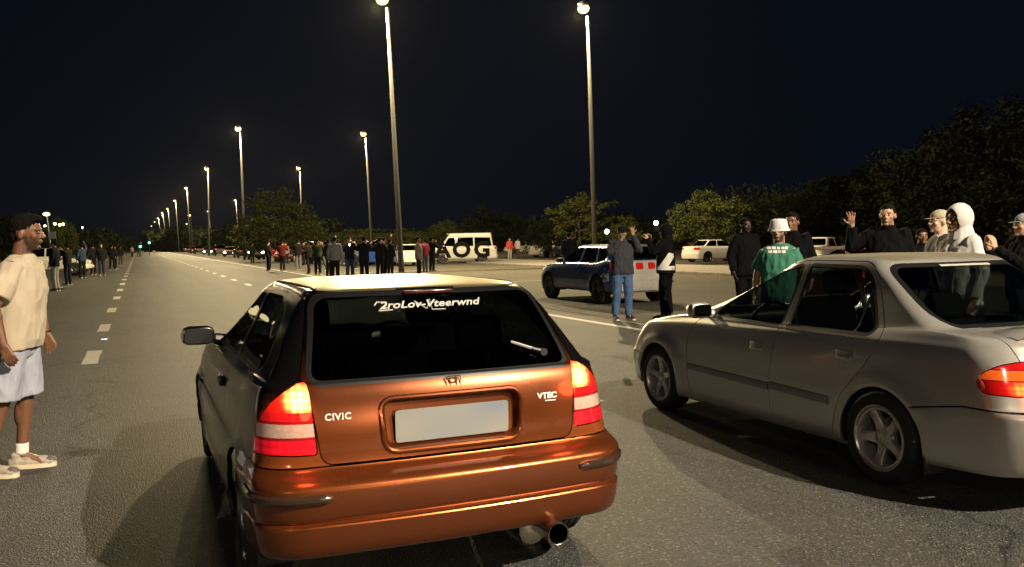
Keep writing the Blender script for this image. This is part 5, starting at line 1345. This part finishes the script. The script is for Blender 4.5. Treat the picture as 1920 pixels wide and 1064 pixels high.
        b = bmesh.new(); ell(b, hp(0,-.035,.000), (.080,.082,.055), H3); link('hair', remesh(b,.01,1), hmx, body)
    elif hr == 'cap':
        b = bmesh.new(); ell(b, hp(0,-.012,.050), (.086,.104,.078), H3, 20)
        bmesh.ops.bisect_plane(b, geom=b.verts[:]+b.edges[:]+b.faces[:], plane_co=hp(0,0,.040), plane_no=H3@Vector((0,0,1)), clear_inner=True)
        sgn = P.get('capdir',1)
        pl = [hp(.062*math.cos(a), sgn*(.060+.095*math.sin(a)), .044-.012*math.sin(a)) for a in np.linspace(0,math.pi,12)]
        vs = [b.verts.new(p) for p in pl]; v2 = [b.verts.new(p+H3@Vector((0,0,-.004))) for p in pl]; b.faces.new(vs); b.faces.new(v2[::-1])
        for i in range(12): b.faces.new((vs[i],vs[(i+1)%12],v2[(i+1)%12],v2[i]))
        bmo('cap', b, P['hatmat'], body, sharp=50)
        b = bmesh.new(); ell(b, hp(0,-.034,.010), (.080,.080,.052), H3); link('hair', remesh(b,.01,1), hmx, body)
    elif hr == 'hood':
        b = bmesh.new(); ell(b, hp(0,-.022,.022), (.108,.128,.140), H3, 28); ell(b, hp(0,-.075,.075), (.06,.06,.055), H3)
        cap(b, hp(0,-.04,-.10), (0,-.03,1.46), .105, .125)
        m_ = remesh(b, max(.008,vox), 2); bb = bmesh.new(); bb.from_mesh(m_); inv = HM.inverted()
        dl = [f for f in bb.faces if (lambda c: c.y > .035 and abs(c.x) < .074 and -.115 < c.z < .105 and (c.x/.078)**2+((c.z+.004)/.112)**2 < 1)(inv@f.calc_center_median())]
        bmesh.ops.delete(bb, geom=dl, context='FACES')
        bo = bmo('hood', bb, mt, top, sharp=None); sm = bo.modifiers.new('t','SOLIDIFY'); sm.thickness=.014; sm.offset=-1
    if P.get('lean'):
        for o in root.children_recursive:
            if o.type=='MESH':
                for v in o.data.vertices: v.co.y += P['lean']*max(0, v.co.z-.12)
    return root
SKD = skin_mat('skin_brown',(.16,.072,.038)); SKM = skin_mat('skin_olive',(.36,.20,.125)); SKL = skin_mat('skin_light',(.50,.31,.22))
def phone(label, loc, rz, flash=0, tilt=0):
    b = bmesh.new(); box(b, (0,0,0), (.075,.009,.155), bevel=.004); o = bmo('phone', b, mat('phone_black',(.01,.01,.012),.2,0,1)); o.location=loc; o.rotation_euler=(tilt,0,rz)
    tag(o, label, 'phone')
    b = bmesh.new(); box(b, (-.018,.006,.052), (.030,.004,.035), bevel=.0015); bmo('camera_bump', b, M_black, o)
    if flash:
        b = bmesh.new(); fr_ = .022 if flash < 200 else .05; ell(b, (.010,.014,.055), (fr_*1.6,.010,fr_*1.6)); bmo('flash', b, glow('flash_glow_%d'%flash,(1,.90,.70),flash), o)
    return o
def face_cam(p, off=0):   # heading that looks at the camera, plus an offset
    return math.atan2(p[0], -p[1]) + off
camR = -math.radians(23.1)+0       # heading towards picture depth
# ---- man in the cream shirt
hero = person('man in cream t-shirt and pale grey shorts standing at the left edge, looking right', (-.91,7.03,0), math.radians(-105),
    dict(height=1.80, vox=.0062, fat=1.12, skin=SKD, beard=.75, head=.05, nod=.02, hair='thick', top=('tee',cloth('cream_cotton',(.50,.415,.31))), bottom=('shorts',cloth('pale_grey_cotton',(.36,.37,.44))),
         elR=(.275,-.05,1.150), lean=.125, wrR=(.290,.04,.905), elL=(-.275,.02,1.15), wrL=(-.255,.10,.925), ftR=(.12,-.06), ftL=(-.11,.08), shoe=mat('shoe_cream',(.42,.36,.28),.7,noise=(30,.2,(.25,.21,.17))), sole=mat('sole_cream',(.62,.52,.38),.6), laces=True, socks=True, legw=1.08, hem=.855, wr=.010, toe=.12))
b = bmesh.new(); M = Matrix.Translation((-.255,.205,.945)); lathe(b, [(.033,-.004),(.036,0),(.033,.004),(.030,0)], 20, M, close=True); bmo('bracelet', b, M_chrome, hero)
b = bmesh.new(); box(b, (.165,.10,.72), (.012,.11,.13), bevel=.005); bmo('pocket_flap', b, cloth('cream_patch',(.62,.55,.42)), hero)
# ---- jeans man filming
p = G(1168,600)
jm = person('man in dark grey sweater and blue jeans holding a phone before his face', p, face_cam(p,.35), dict(height=1.80, vox=.008, fat=1.08, skin=SKM, top=('hoodie',cloth('dark_grey_knit',(.045,.045,.055))), bottom=('trousers',cloth('blue_denim',(.075,.13,.25),.85,.35)),
    hair='cap', hatmat=cloth('black_cap',(.01,.01,.012)), elR=(.285,.16,1.28), wrR=(.10,.26,1.50), elL=(-.30,.10,1.30), wrL=(-.14,.20,1.60), handR=((-.3,.2,1),(-.6,.5,0),.7), handL=((.15,.1,1),(.3,1,0),.25,.5), ftR=(.14,0), ftL=(-.12,.02), legw=1.08, nod=-.1))
# ---- man in black with white print
p2 = G(1250,598)
bmn = person('man in black hoodie with white diagonal print, filming in front of the cream car tail', p2, face_cam(p2,-1.9), dict(height=1.79, vox=.008, fat=1.12, skin=SKM, top=('hoodie',cloth('black_fleece',(.005,.005,.006))), bottom=('trousers',cloth('black_cotton',BLK)),
    hair='hood', elR=(.27,.14,1.26), wrR=(.12,.32,1.50), elL=(-.27,.14,1.26), wrL=(-.10,.33,1.50), handR=((-.2,.3,1),(-.6,.6,0),.6), handL=((.2,.3,1),(.6,.6,0),.6), ftR=(.11,0), ftL=(-.11,.03), legw=1.05, wr=.006))
def decal(owner, partname, quad, m, name='print', nx=8, ny=3, lift=.004):
    """quad: four picture points; wraps a thin print onto the cloth of owner, seen from the camera side"""
    bpy.context.view_layer.update()
    part = [c for c in owner.children if c.name.split('.')[0]==partname][0]
    me = part.data; Mi = part.matrix_world.inverted(); bt = bmesh.new(); bt.from_mesh(me); T = BVHTree.FromBMesh(bt)
    b = bmesh.new(); g = []
    o = Mi@Vector((0,0,H)); A,B,C_,D = [Vector(q) for q in quad]
    for j in range(ny+1):
        r = []
        for i in range(nx+1):
            q = (A.lerp(B,i/nx)).lerp(D.lerp(C_,i/nx), j/ny); d = (Mi.to_3x3()@ray(q.x,q.y)).normalized()
            h = T.ray_cast(o, d); r.append(b.verts.new(h[0]+h[1]*lift) if h[0] else None)
        g.append(r)
    for j in range(ny):
        for i in range(nx):
            q = [g[j][i],g[j][i+1],g[j+1][i+1],g[j+1][i]]
            if all(q): b.faces.new(q)
    bt.free()
    if b.faces: bmo(name, b, m, part)
    else: b.free()
Mpr = mat('white_print',(.60,.58,.54),.8)
decal(bmn,'hoodie',((1254,474),(1266,478),(1251,503),(1236,500)),Mpr,nx=5,ny=8)
decal(bmn,'hoodie',((1234,500),(1271,499),(1272,507),(1232,507)),Mpr,nx=12,ny=4)
# ---- people over the silver roof
def at_px(px, d, yline=445):
    r = ray(px, 532); v = Vector((r.x,r.y,0)); k = d/ (v.normalized().dot(Vector((fwd.x,fwd.y,0)).normalized())); v = v.normalized()*k; return (v.x,v.y,0)
q = at_px(1461,9.4)
gm = person('man in green t-shirt and white bucket hat beside the silver sedan', q, face_cam(q,-.2), dict(height=1.73, vox=.0075, fat=1.05, skin=SKM, beard=.9, head=0, top=('tee',cloth('green_cotton',(.04,.145,.10))), bottom=('trousers',cloth('blue_denim',(.08,.14,.26))), hair='bucket', hatmat=cloth('white_canvas',(.52,.50,.52))))
cols_ = [(1438,1446),(1448,1455),(1457,1463),(1465,1471),(1472,1477)]
for a_,b_ in cols_: decal(gm,'t_shirt',((a_,463),(b_,463),(b_,468),(a_,468)),Mpr,nx=3,ny=2)
for a_,b_ in cols_[:4]: decal(gm,'t_shirt',((a_+2,470),(b_+2,470),(b_+2,475),(a_+2,475)),Mpr,nx=3,ny=2)
q = at_px(1486,11.6)
person('man in dark jacket standing just behind the bucket-hat man', q, face_cam(q,-.3), dict(height=1.86, vox=.010, skin=SKD, top=('jacket',cloth('black_wool',BLK)), bottom=('trousers',cloth('black_cotton',BLK))))
q = at_px(1664,10.2)
person('smiling man in black zip top waving with raised right hand', q, face_cam(q,-.15), dict(height=1.90, vox=.0075, fat=1.2, skin=SKM, beard=.4, top=('jacket',cloth('black_wool',BLK)), bottom=('trousers',cloth('black_cotton',BLK)), elR=(.36,.05,1.30), wrR=(.34,.12,1.53), handR=((.05,.05,1),(0,1,0),.18,.28)))
q = at_px(1797,8.3)
person('man in white hoodie with the hood up, looking left over the silver roof', q, face_cam(q,-.85), dict(height=1.80, vox=.0075, fat=1.15, skin=SKD, top=('hoodie',cloth('white_fleece',(.50,.48,.46))), bottom=('trousers',cloth('grey_jogger',(.2,.2,.2))), hair='hood', wr=.012))
q = at_px(1763,9.3)
person('man in pale top and cap, half hidden behind the white-hooded man', q, face_cam(q,-1.1), dict(height=1.80, vox=.010, skin=SKL, top=('tee',cloth('pale_cotton',(.48,.47,.46))), bottom=('trousers',cloth('grey_jogger',(.2,.2,.2))), hair='cap', hatmat=cloth('beige_cap',(.35,.3,.22))))
q = at_px(1921,9.0)
person('man in grey cap and black coat at the right edge, hands raised together', q, face_cam(q,-1.0), dict(height=1.74, vox=.009, skin=SKM, top=('jacket',cloth('black_wool',BLK)), bottom=('trousers',cloth('black_cotton',BLK)), hair='cap', hatmat=cloth('grey_cap',(.22,.23,.24)), elR=(.25,.18,1.22), wrR=(.07,.34,1.40), elL=(-.25,.18,1.22), wrL=(-.05,.34,1.40), handR=((-.2,.2,1),(-1,.2,0),.3), handL=((.2,.2,1),(1,.2,0),.3)))
SKN = skin_mat('skin_dark',(.035,.018,.011))
q = at_px(1398,14.5)
person('dark figure in black standing apart, left of the bucket-hat man', q, face_cam(q,.6), dict(height=1.86, vox=.012, fat=1.15, skin=SKN, top=('jacket',cloth('black_wool',BLK)), bottom=('trousers',cloth('black_cotton',BLK))))
q = at_px(1728,12.5)
person('dark figure seen between the waving man and the white-hooded man', q, face_cam(q,.3), dict(height=1.62, vox=.012, fat=1.1, skin=SKD, top=('jacket',cloth('black_wool',BLK)), bottom=('trousers',cloth('black_cotton',BLK))))
# ---- crowd: four poses, copied with their own clothes
def proto_person(**k):
    d = dict(vox=.016, skin=SKM, eyes=False, top=('jacket',cloth('crowd_top',(.02,.02,.022))), bottom=('trousers',cloth('crowd_bottom',(.015,.015,.018)))); d.update(k); return d
POSES = {'stand': dict(), 'film': dict(elR=(.25,.18,1.25),wrR=(.08,.30,1.50),elL=(-.25,.18,1.25),wrL=(-.08,.30,1.50)),
         'walk': dict(ftR=(.10,.22),ftL=(-.10,-.20),wrR=(.27,-.08,.93),wrL=(-.27,.18,.96)), 'point': dict(elR=(.28,.10,1.55),wrR=(.24,.22,1.80))}
crowd = [ # px, foot row or distance, heading offset from the camera, pose, top, bottom, height, label
 (505,56,2.6,'stand',(.02,.018,.018),(.012,.012,.014),1.78,'dark figure left of the red-lit car, nearest the bushy tree'),
 (531,54,2.9,'film',(.10,.012,.014),(.014,.012,.012),1.78,'person in dark red top in front of the lit red lamps'),

 (561,49,3.1,'film',(.012,.012,.013),(.13,.13,.14),1.86,'man in black jacket and grey trousers near the kerb'),
 (580,52,-2.4,'walk',(.014,.013,.013),(.012,.012,.014),1.76,'dark walking figure left of the tall olive-clad man'),
 (597,44,3.0,'film',(.045,.048,.030),(.014,.014,.015),1.86,'tall man in olive jacket left of the grey-jacketed man'),
 (629,35,3.05,'stand',(.27,.27,.28),(.015,.015,.018),1.84,'man in pale grey jacket and dark trousers seen from behind'),
 (657,36.5,.15,'film',(.02,.025,.045),(.05,.09,.20),1.86,'person in blue jeans aiming a bright phone light at the camera'),
 (684,35,3.1,'film',(.013,.013,.015),(.012,.012,.014),1.84,'man in black right of the bright phone light'),
 (713,38,2.7,'film',(.014,.014,.016),(.012,.012,.014),1.80,'man in black filming beside the white hatchback'),
 (733,45,2.9,'stand',(.02,.02,.02),(.02,.02,.025),1.74,'dark figure just left of the tallest lamp pole'),
 (786,42,.9,'stand',(.34,.27,.27),(.02,.02,.02),1.78,'person in pinkish white top right of the tallest lamp pole'),
 (811,41,2.9,'film',(.012,.012,.014),(.02,.02,.03),1.80,'person in black in front of the painted van, filming'),
 (957,70,.4,'stand',(.45,.06,.05),(.3,.28,.27),1.75,'small figure in red and white between van and white pickup'),
 (972,71,2.4,'stand',(.36,.33,.32),(.05,.04,.04),1.75,'small pale figure next to the one in red, left of the pickup'),
 (1068,34,2.9,'point',(.012,.012,.013),(.012,.012,.013),1.82,'person behind the blue coupe with one arm raised'),
 (156,47,-2.7,'point',(.03,.045,.09),(.015,.016,.02),1.80,'person in navy jacket raising a phone above the white car bonnet'),
 (176,52,-2.9,'stand',(.012,.012,.014),(.014,.014,.016),1.82,'person in black at the left of the roadside pair'),
 (192,50,.1,'stand',(.012,.012,.014),(.03,.04,.07),1.82,'person in black jacket and dark jeans standing at the roadside'),
 (212,62,2.8,'walk',(.012,.012,.014),(.012,.012,.014),1.80,'dark person walking away behind the roadside pair'),
 (217,66,2.2,'stand',(.02,.02,.025),(.014,.014,.016),1.72,'smaller dark person beside the walking one'),
 (228,78,2.9,'stand',(.03,.028,.03),(.12,.10,.09),1.75,'person farther down the road edge in pale trousers'),
 (250,140,.2,'walk',(.20,.16,.13),(.02,.02,.02),1.75,'tiny pedestrian left of the traffic lights'),
 (262,142,2.8,'walk',(.03,.03,.03),(.05,.04,.04),1.75,'tiny dark pedestrian nearest the traffic lights'),
 (128,38,-2.3,'film',(.014,.014,.016),(.02,.02,.025),1.78,'person in dark grey coat behind the lamp stand, by the white car'),
 (104,32.5,-2.0,'stand',(.009,.009,.010),(.36,.35,.34),1.88,'broad person in black coat and white trousers beside the lamp stand'),
 (640,60,2.5,'stand',(.02,.02,.022),(.02,.02,.02),1.75,'far dark figure behind the grey-jacketed man'),

 (538,66,.6,'stand',(.30,.28,.26),(.03,.03,.04),1.70,'person in pale top far behind the red-topped one'),
 (571,61,1.4,'stand',(.16,.03,.03),(.015,.015,.02),1.73,'person in red jacket partly behind the man in grey trousers'),
 (606,55,-1.2,'walk',(.02,.02,.025),(.10,.10,.12),1.75,'person in grey trousers partly behind the tall olive-clad man'),
 (618,48,2.0,'point',(.02,.02,.02),(.02,.02,.02),1.78,'person with one arm up just left of the grey-jacketed man'),
 (667,50,-.8,'stand',(.09,.09,.10),(.02,.02,.03),1.74,'person in mid-grey top between the bright light and the man in black'),
 (697,54,1.8,'walk',(.015,.015,.02),(.03,.05,.10),1.76,'dark-topped person in jeans between the two men in black'),
 (722,44,2.4,'point',(.03,.02,.02),(.012,.012,.014),1.80,'person with raised arm next to the man filming by the white hatchback'),
 (798,50,-2.0,'stand',(.20,.04,.05),(.10,.10,.12),1.72,'person in dark pink behind the pinkish white top'),
 (475,74,2.7,'stand',(.02,.02,.02),(.015,.015,.015),1.75,'dark figure by the parked off-roader at the left end of the crowd'),
]
PR = {}
for k,(px_,d_,off,pose,c1,c2,h_,lab) in enumerate(crowd):
    if lab is None: continue
    if 480 < px_ < 900 and d_ > 40: d_ *= random.uniform(.86,1.2); off += random.uniform(-.5,.5)
    q = at_px(px_, d_)
    if pose not in PR:
        r = person(lab, q, face_cam(q,off), proto_person(**POSES[pose])); PR[pose] = r
    else: r = copy_tree(PR[pose], None, lab, q, face_cam(q,off))
    r['group'] = 'people standing about the road'
    s_ = h_/1.75; r.scale=(s_,s_,s_)
    mt, mb = cloth('top_cloth_%d'%k, c1), cloth('bottom_cloth_%d'%k, c2)
    for c in r.children:
        for sl in c.material_slots:
            if c.name.startswith('jacket'): sl.link='OBJECT'; sl.material = mt
            elif c.name.startswith('trousers'): sl.link='OBJECT'; sl.material = mb
# phones that show in the picture
def phone_at(px_, py_, d_, label, flash=0, face=0):
    r = ray(px_,py_); v = r*(d_/r.dot(Vector((fwd.x,fwd.y,0)).normalized())); P_ = Vector((0,0,H))+v
    return phone(label, P_, face_cam(P_, math.pi+face) if not flash else face_cam(P_, face)+0, flash)
phone_at(656,462,36.0,'phone with a bright lamp held by the person in blue jeans in the crowd',60)
phone_at(709,467,39.0,'phone with a small lit lamp in the crowd beside the white hatchback',25)
phone_at(1139,441,14.1,'phone with a small lit lamp beside the jeans man',30)
phone_at(1231,425,13.9,'phone with a strong lit lamp held up by the man with white print',40)
phone_at(155,429,46.6,'phone held high above the white car on the left',20)
# ================================================================== trees
M_bark = mat('bark', (.06,.045,.03), .9, noise=(12,.3,(.035,.028,.02)), bump=(40,.8,.01))
def leaf_mat(name, c1, c2):
    m = mat(name, c1, .95, spec=.04); n = m.node_tree; b = n.nodes['Principled BSDF']
    t = n.nodes.new('ShaderNodeTexCoord'); nz = n.nodes.new('ShaderNodeTexNoise'); nz.inputs['Scale'].default_value=1.1; nz.inputs['Detail'].default_value=6
    n.links.new(t.outputs['Object'], nz.inputs['Vector']); mx = n.nodes.new('ShaderNodeMix'); mx.data_type='RGBA'
    r = n.nodes.new('ShaderNodeMapRange'); r.inputs[1].default_value=.35; r.inputs[2].default_value=.65; n.links.new(nz.outputs['Fac'], r.inputs[0]); n.links.new(r.outputs[0], mx.inputs['Factor'])
    mx.inputs['A'].default_value=(*c1,1); mx.inputs['B'].default_value=(*c2,1); n.links.new(mx.outputs['Result'], b.inputs['Base Color'])
    b.inputs['Transmission Weight'].default_value = 0; return m
LEAF = [leaf_mat('shaded_olive_leaves',(.0085,.009,.003),(.003,.004,.0015)), leaf_mat('shaded_green_leaves',(.0075,.009,.003),(.003,.0038,.0015))]  # darkness of the right-hand wood put into the leaf colours
def tree_meshes(seed, h, w, nclump, per, ls, low=.25, ragged=.25):
    rnd = random.Random(seed); tb = bmesh.new()
    top = Vector((rnd.uniform(-.2,.2), rnd.uniform(-.2,.2), h*.62)); r0_ = h*.028
    tube(tb, [(0,0,0),(top.x*.3,top.y*.3,h*.2),top*.7,top], [r0_*1.25,r0_,r0_*.7,r0_*.3], 8)
    limbs = []
    for i in range(9):
        a = rnd.uniform(0,6.28); z0 = h*rnd.uniform(low*.7,.5); el_ = rnd.uniform(.3,.95); L = w*.5*rnd.uniform(.6,.95)
        p0 = Vector((top.x*z0/h, top.y*z0/h, z0)); p2 = p0+Vector((math.cos(a)*L*math.cos(el_), math.sin(a)*L*math.cos(el_), L*math.sin(el_))); p1 = p0.lerp(p2,.5)+Vector((0,0,-.05*L))
        tube(tb, [p0,p1,p2], [r0_*.5,r0_*.32,r0_*.12], 6); limbs.append(p2)
    tm = bpy.data.meshes.new('trunk'); tb.to_mesh(tm); tb.free(); tm.materials.append(M_bark); tm.polygons.foreach_set('use_smooth',[True]*len(tm.polygons))
    V = []; Fc = []
    for c in range(nclump):
        u = rnd.random(); th = rnd.uniform(0,6.28); ph = math.acos(rnd.uniform(-.75,1))
        r = .45+.55*rnd.random()**.5
        cx = math.sin(ph)*math.cos(th)*w*.5*r; cy = math.sin(ph)*math.sin(th)*w*.5*r; cz = h*(low+(1-low)*.5) + math.cos(ph)*h*(1-low)*.5*r
        k = 1+ragged*mnoise.noise(Vector((cx*.7+seed,cy*.7,cz*.7)))*2.2
        cx*=k; cy*=k; cz = h*.45+(cz-h*.45)*(1+(k-1)*.6)
        cr = rnd.uniform(.28,.62)*w*.13+.12
        for j in range(per):
            d = Vector((rnd.gauss(0,1),rnd.gauss(0,1),rnd.gauss(0,.75))); d = d.normalized()*cr*rnd.random()**.45
            p = Vector((cx,cy,cz))+d; s = ls*rnd.uniform(.6,1.35)
            nrm = (d.normalized()*.7+Vector((rnd.gauss(0,.6),rnd.gauss(0,.6),rnd.gauss(0,.6)+.4))).normalized(); a_ = nrm.orthogonal().normalized(); b_ = nrm.cross(a_); q = rnd.uniform(0,6.28)
            a2 = a_*math.cos(q)+b_*math.sin(q); b2 = nrm.cross(a2); i0 = len(V)
            V += [p-a2*s, p-b2*s*.42+nrm*s*.1, p+a2*s, p+b2*s*.42+nrm*s*.1]; Fc.append((i0,i0+1,i0+2,i0+3))
    cm = bpy.data.meshes.new('crown'); cm.from_pydata([tuple(v) for v in V], [], Fc); return tm, cm
TREES = [tree_meshes(1,6.5,6.2,150,34,.16,.16,.35), tree_meshes(2,5.5,6.6,170,34,.15,.10,.22), tree_meshes(3,7.5,5.5,150,34,.17,.12,.3), tree_meshes(4,9.5,9.0,300,34,.18,.08,.28)]
for i,(t,c) in enumerate(TREES): c.materials.append(LEAF[i%2])
SHADELEAF = leaf_mat('shaded_leaves',(.012,.015,.006),(.005,.007,.003))  # shaded copy of the leaves, night darkness in the colour
LITLEAF = leaf_mat('lit_leaves',(.066,.068,.018),(.030,.038,.011))  # lit copy of the leaves, lamplight put into the colour
def tree(kind, px_, d_, top_y, label, base_w=None, group='trees beyond the parking lot', rz=0):
    q = at_px(px_, d_); hor = 451.4 - .0192*(px_-960); h = H + (hor-top_y)*d_/F
    base_h = (6.5,5.5,7.5,9.5)[kind]; s = h/(base_h*1.02)
    r = empty('tree', q, rz, label, 'tree', group); r.scale = (s if not base_w else base_w/ (6.2,6.6,5.5,9.0)[kind],)*2+(s,)
    link('trunk', TREES[kind][0], None, r, False); c = link('crown', TREES[kind][1], None, r, False)
    if 'dark' not in label and px_ < 1780: c.material_slots[0].link='OBJECT'; c.material_slots[0].material = LITLEAF
    if 'dark' in label: c.material_slots[0].link='OBJECT'; c.material_slots[0].material = SHADELEAF
    return r
tl_ = [(0,527,84,362,'bushy olive tree left of centre with a ragged top, above the parked cars',6.6),
 (1,487,96,408,'lower tree behind the second lamp pole, left of the ragged tree',5.5),
 (1,580,90,418,'low round shrubby tree right of the ragged tree',4.5),
 (1,762,75,430,'small yellow-green tree behind the tallest lamp pole',4.2),
 (1,838,84,414,'small tree rising left behind the painted van',4.0),
 (2,915,82,390,'taller dark tree right behind the painted van',4.4),
 (1,962,84,400,'dark tree between the van and the white pickup',4.2),
 (2,1088,70,366,'tall loose tree left of the second lamp pole foot',5.0),
 (1,1035,72,408,'lower dark tree left of the tall loose tree',4.6),
 (0,1172,68,410,'slim tree seen between the two filming men',2.4),
 (1,1335,60,360,'round green tree with clumped crown above the white coupe',5.6),
 (1,1425,62,408,'dark low tree right of the round green tree',5.0),
 (3,1500,60,368,'first dark tree of the right-hand wood, lowest of them',7),
 (3,1580,56,330,'second dark tree of the right-hand wood',7.5),
 (3,1665,52,300,'third dark tree of the right-hand wood, behind the waving man',8),
 (3,1750,48,262,'fourth dark tree of the right-hand wood',8),
 (3,1828,44,228,'fifth tree of the right-hand wood with olive lit clumps',7.5),
 (3,1905,38,182,'tallest tree at the right edge with olive lit leaves',7.5),
 (3,1985,36,176,'dark tree cut off by the right edge of the picture',8),
 (2,12,70,404,'dark tree behind the head of the man in cream',6),
 (1,-40,64,398,'dark tree cut by the left edge',6),
 (1,118,66,410,'small lit tree right of the lamp stand top',2.6),
 (0,690,120,432,'distant low tree left of the tallest lamp pole',8),
 (1,640,130,436,'distant rounded tree above the crowd',9),
 (1,1240,80,420,'far dark tree right of the bright phone lamp',6)]
for i,(k,px_,d_,ty,lab,bw) in enumerate(tl_): tree(k, px_, d_, ty, lab, bw, rz=i*1.7)
# far woods: a mass of foliage too distant to count
def wood(px0, px1, d0, d1, hgt, n, name='far_wood', mt=None):
    rnd = random.Random(int(px0)); V=[]; Fc=[]
    for i in range(n):
        u = rnd.random(); q = Vector(at_px(px0+(px1-px0)*u, d0+(d1-d0)*u)); dd = (d0+d1)/2
        hh = hgt*(.55+.45*abs(mnoise.noise(Vector((u*14,px0,0))))*2)*rnd.random()**.6
        p = q+Vector((rnd.uniform(-4,4), rnd.uniform(-4,4), hh)); s = dd*.0032*rnd.uniform(.6,1.4)
        nrm = Vector((rnd.gauss(0,1),rnd.gauss(0,1),rnd.gauss(0,1)+.3)).normalized(); a = nrm.orthogonal().normalized(); b = nrm.cross(a); i0=len(V)
        V += [p-a*s,p-b*s*.6,p+a*s,p+b*s*.6]; Fc.append((i0,i0+1,i0+2,i0+3))
    me = bpy.data.meshes.new(name); me.from_pydata([tuple(v) for v in V],[],Fc); o = link(name, me, mt or LEAF[1], None, False)
    tag(o, 'distant dark wood along the horizon', 'wood', kind='stuff')
wood(-30,235,150,260,7,9000,'far_wood',leaf_mat('far_leaves',(.016,.020,.008),(.008,.012,.005))); wood(290,560,300,170,9,12000,'far_wood',MATS['far_leaves']); wood(560,1500,150,90,5,26000,'far_wood',MATS['far_leaves']); wood(1400,2000,70,48,6.5,26000,'wood_understorey',MATS['far_leaves'])
# ================================================================== small things by the road
def traffic(px_, py_, d_, lit, label):
    q = at_px(px_, d_); hor = 451.4-.0192*(px_-960); z = H+(hor-py_)*d_/F
    r = empty('traffic_light', q, face_cam(q, math.pi) , label, 'traffic light')
    b = bmesh.new(); tube(b, [(0,0,0),(0,0,max(z+.3,1.2))], .06, 8); bmo('pole', b, M_pole, r)
    b = bmesh.new(); box(b, (0,-.12,z+.22), (.42,.2,1.15), bevel=.04); bmo('signal_head', b, M_black, r)
    for k,c in enumerate(('off','off','on')):
        b = bmesh.new(); lathe(b, [(.0001,0),(.15 if c=='off' else .19,0),(.15 if c=='off' else .19,.03),(.0001,.05)], 16, Matrix.Translation((0,-.22,z+.60-k*.38 if c=='off' else z)) @ Matrix.Rotation(math.pi/2,4,'X'))
        bmo('signal_lens', b, M_liner if c=='off' else glow('green_signal',lit,14), r)
traffic(266,463,150,(.05,1,.62),'traffic light glowing green at the road end, the lower one')
traffic(283,456,170,(.05,1,.55),'traffic light glowing green at the road end, the higher one')
# slim lamp stand on the left
q = G(105,543); tp = atY(87,402,q.y); r = empty('lamp_stand', q, 0, 'slim pale lamp stand on a black round base, lit at its top', 'lamp stand')
d = tp-q; b = bmesh.new(); tube(b, [(0,0,.03),d*.45,d*.46,d*.97], [.045,.040,.030,.026], 10); bmo('pole', b, mat('pale_blue_steel',(.42,.46,.55),.35,.3), r)
b = bmesh.new(); lathe(b, [(.0001,0.002),(.38,.002),(.38,.02),(.30,.035),(.06,.05),(.0001,.05)], 28); bmo('base', b, M_black, r)
b = bmesh.new(); box(b, (.10,-.05,.06), (.26,.10,.05), bevel=.015); bmo('foot', b, mat('white_metal',(.7,.7,.7),.3,.2), r)
b = bmesh.new(); ell(b, d, (.13,.13,.075)); bmo('lamp_glass', b, glow('stand_glow',(1,.80,.40),3.2), r)
b = bmesh.new(); box(b, d*.72+Vector((.13,0,0)), (.20,.02,.28)); bmo('placard', b, mat('placard_white',(.5,.5,.5),.6), r)
# low rail behind the people at the right
q = Vector(at_px(1555,17)); r = empty('guard_rail', q, math.radians(-25), 'low brown rail on posts seen between the bucket-hat man and the waving man', 'rail')
M_w = mat('brown_wood',(.10,.065,.04),.8)
b = bmesh.new(); box(b, (0,0,1.30), (2.2,.06,.06), bevel=.01); bmo('rail', b, M_w, r)
for x in (-1.05,-.35,.35,1.05):
    b = bmesh.new(); box(b, (x,0,.65), (.07,.07,1.25), bevel=.01); bmo('post', b, M_w, r)
# small lamps strung in the little tree at the left and far lit windows
for i,(px_,py_,d_) in enumerate(((103,420,64),(112,422,64),(118,421,64),(84,424,66))):
    rr = ray(px_,py_); P_ = Vector((0,0,H))+rr*(d_/rr.dot(Vector((fwd.x,fwd.y,0)).normalized()))
    b = bmesh.new(); ell(b, (0,0,0), (.09,.09,.09), seg=8); o = bmo('party_lamp', b, glow('party_glow',(1,.8,.3),18)); o.location = P_
    tag(o, ['leftmost of the warm bulbs hung in the small tree','middle warm bulb hung in the small tree','rightmost of the warm bulbs hung in the small tree','single warm bulb near the lamp stand pole'][i], 'bulb', 'bulbs in the small tree')
bpy.data.objects.remove(TMP); bpy.data.scenes.remove(TSC)

# haze added round everything to stand in for the lens bloom of the lamps
bm = bmesh.new(); box(bm, (60,700,10.5), (860,1590,27)); hz = bmo('haze', bm, None, smooth=False); hz['kind']='stuff'; hz['label']='thin haze added for the glow round the lamps'
m = bpy.data.materials.new('haze_air'); m.use_nodes = True; n = m.node_tree; n.nodes.clear()
o = n.nodes.new('ShaderNodeOutputMaterial'); v = n.nodes.new('ShaderNodeVolumePrincipled'); v.inputs['Color'].default_value=(.9,.92,.95,1); v.inputs['Density'].default_value=.000022; v.inputs['Anisotropy'].default_value=.4
n.links.new(v.outputs[0], o.inputs['Volume']); hz.data.materials.append(m)
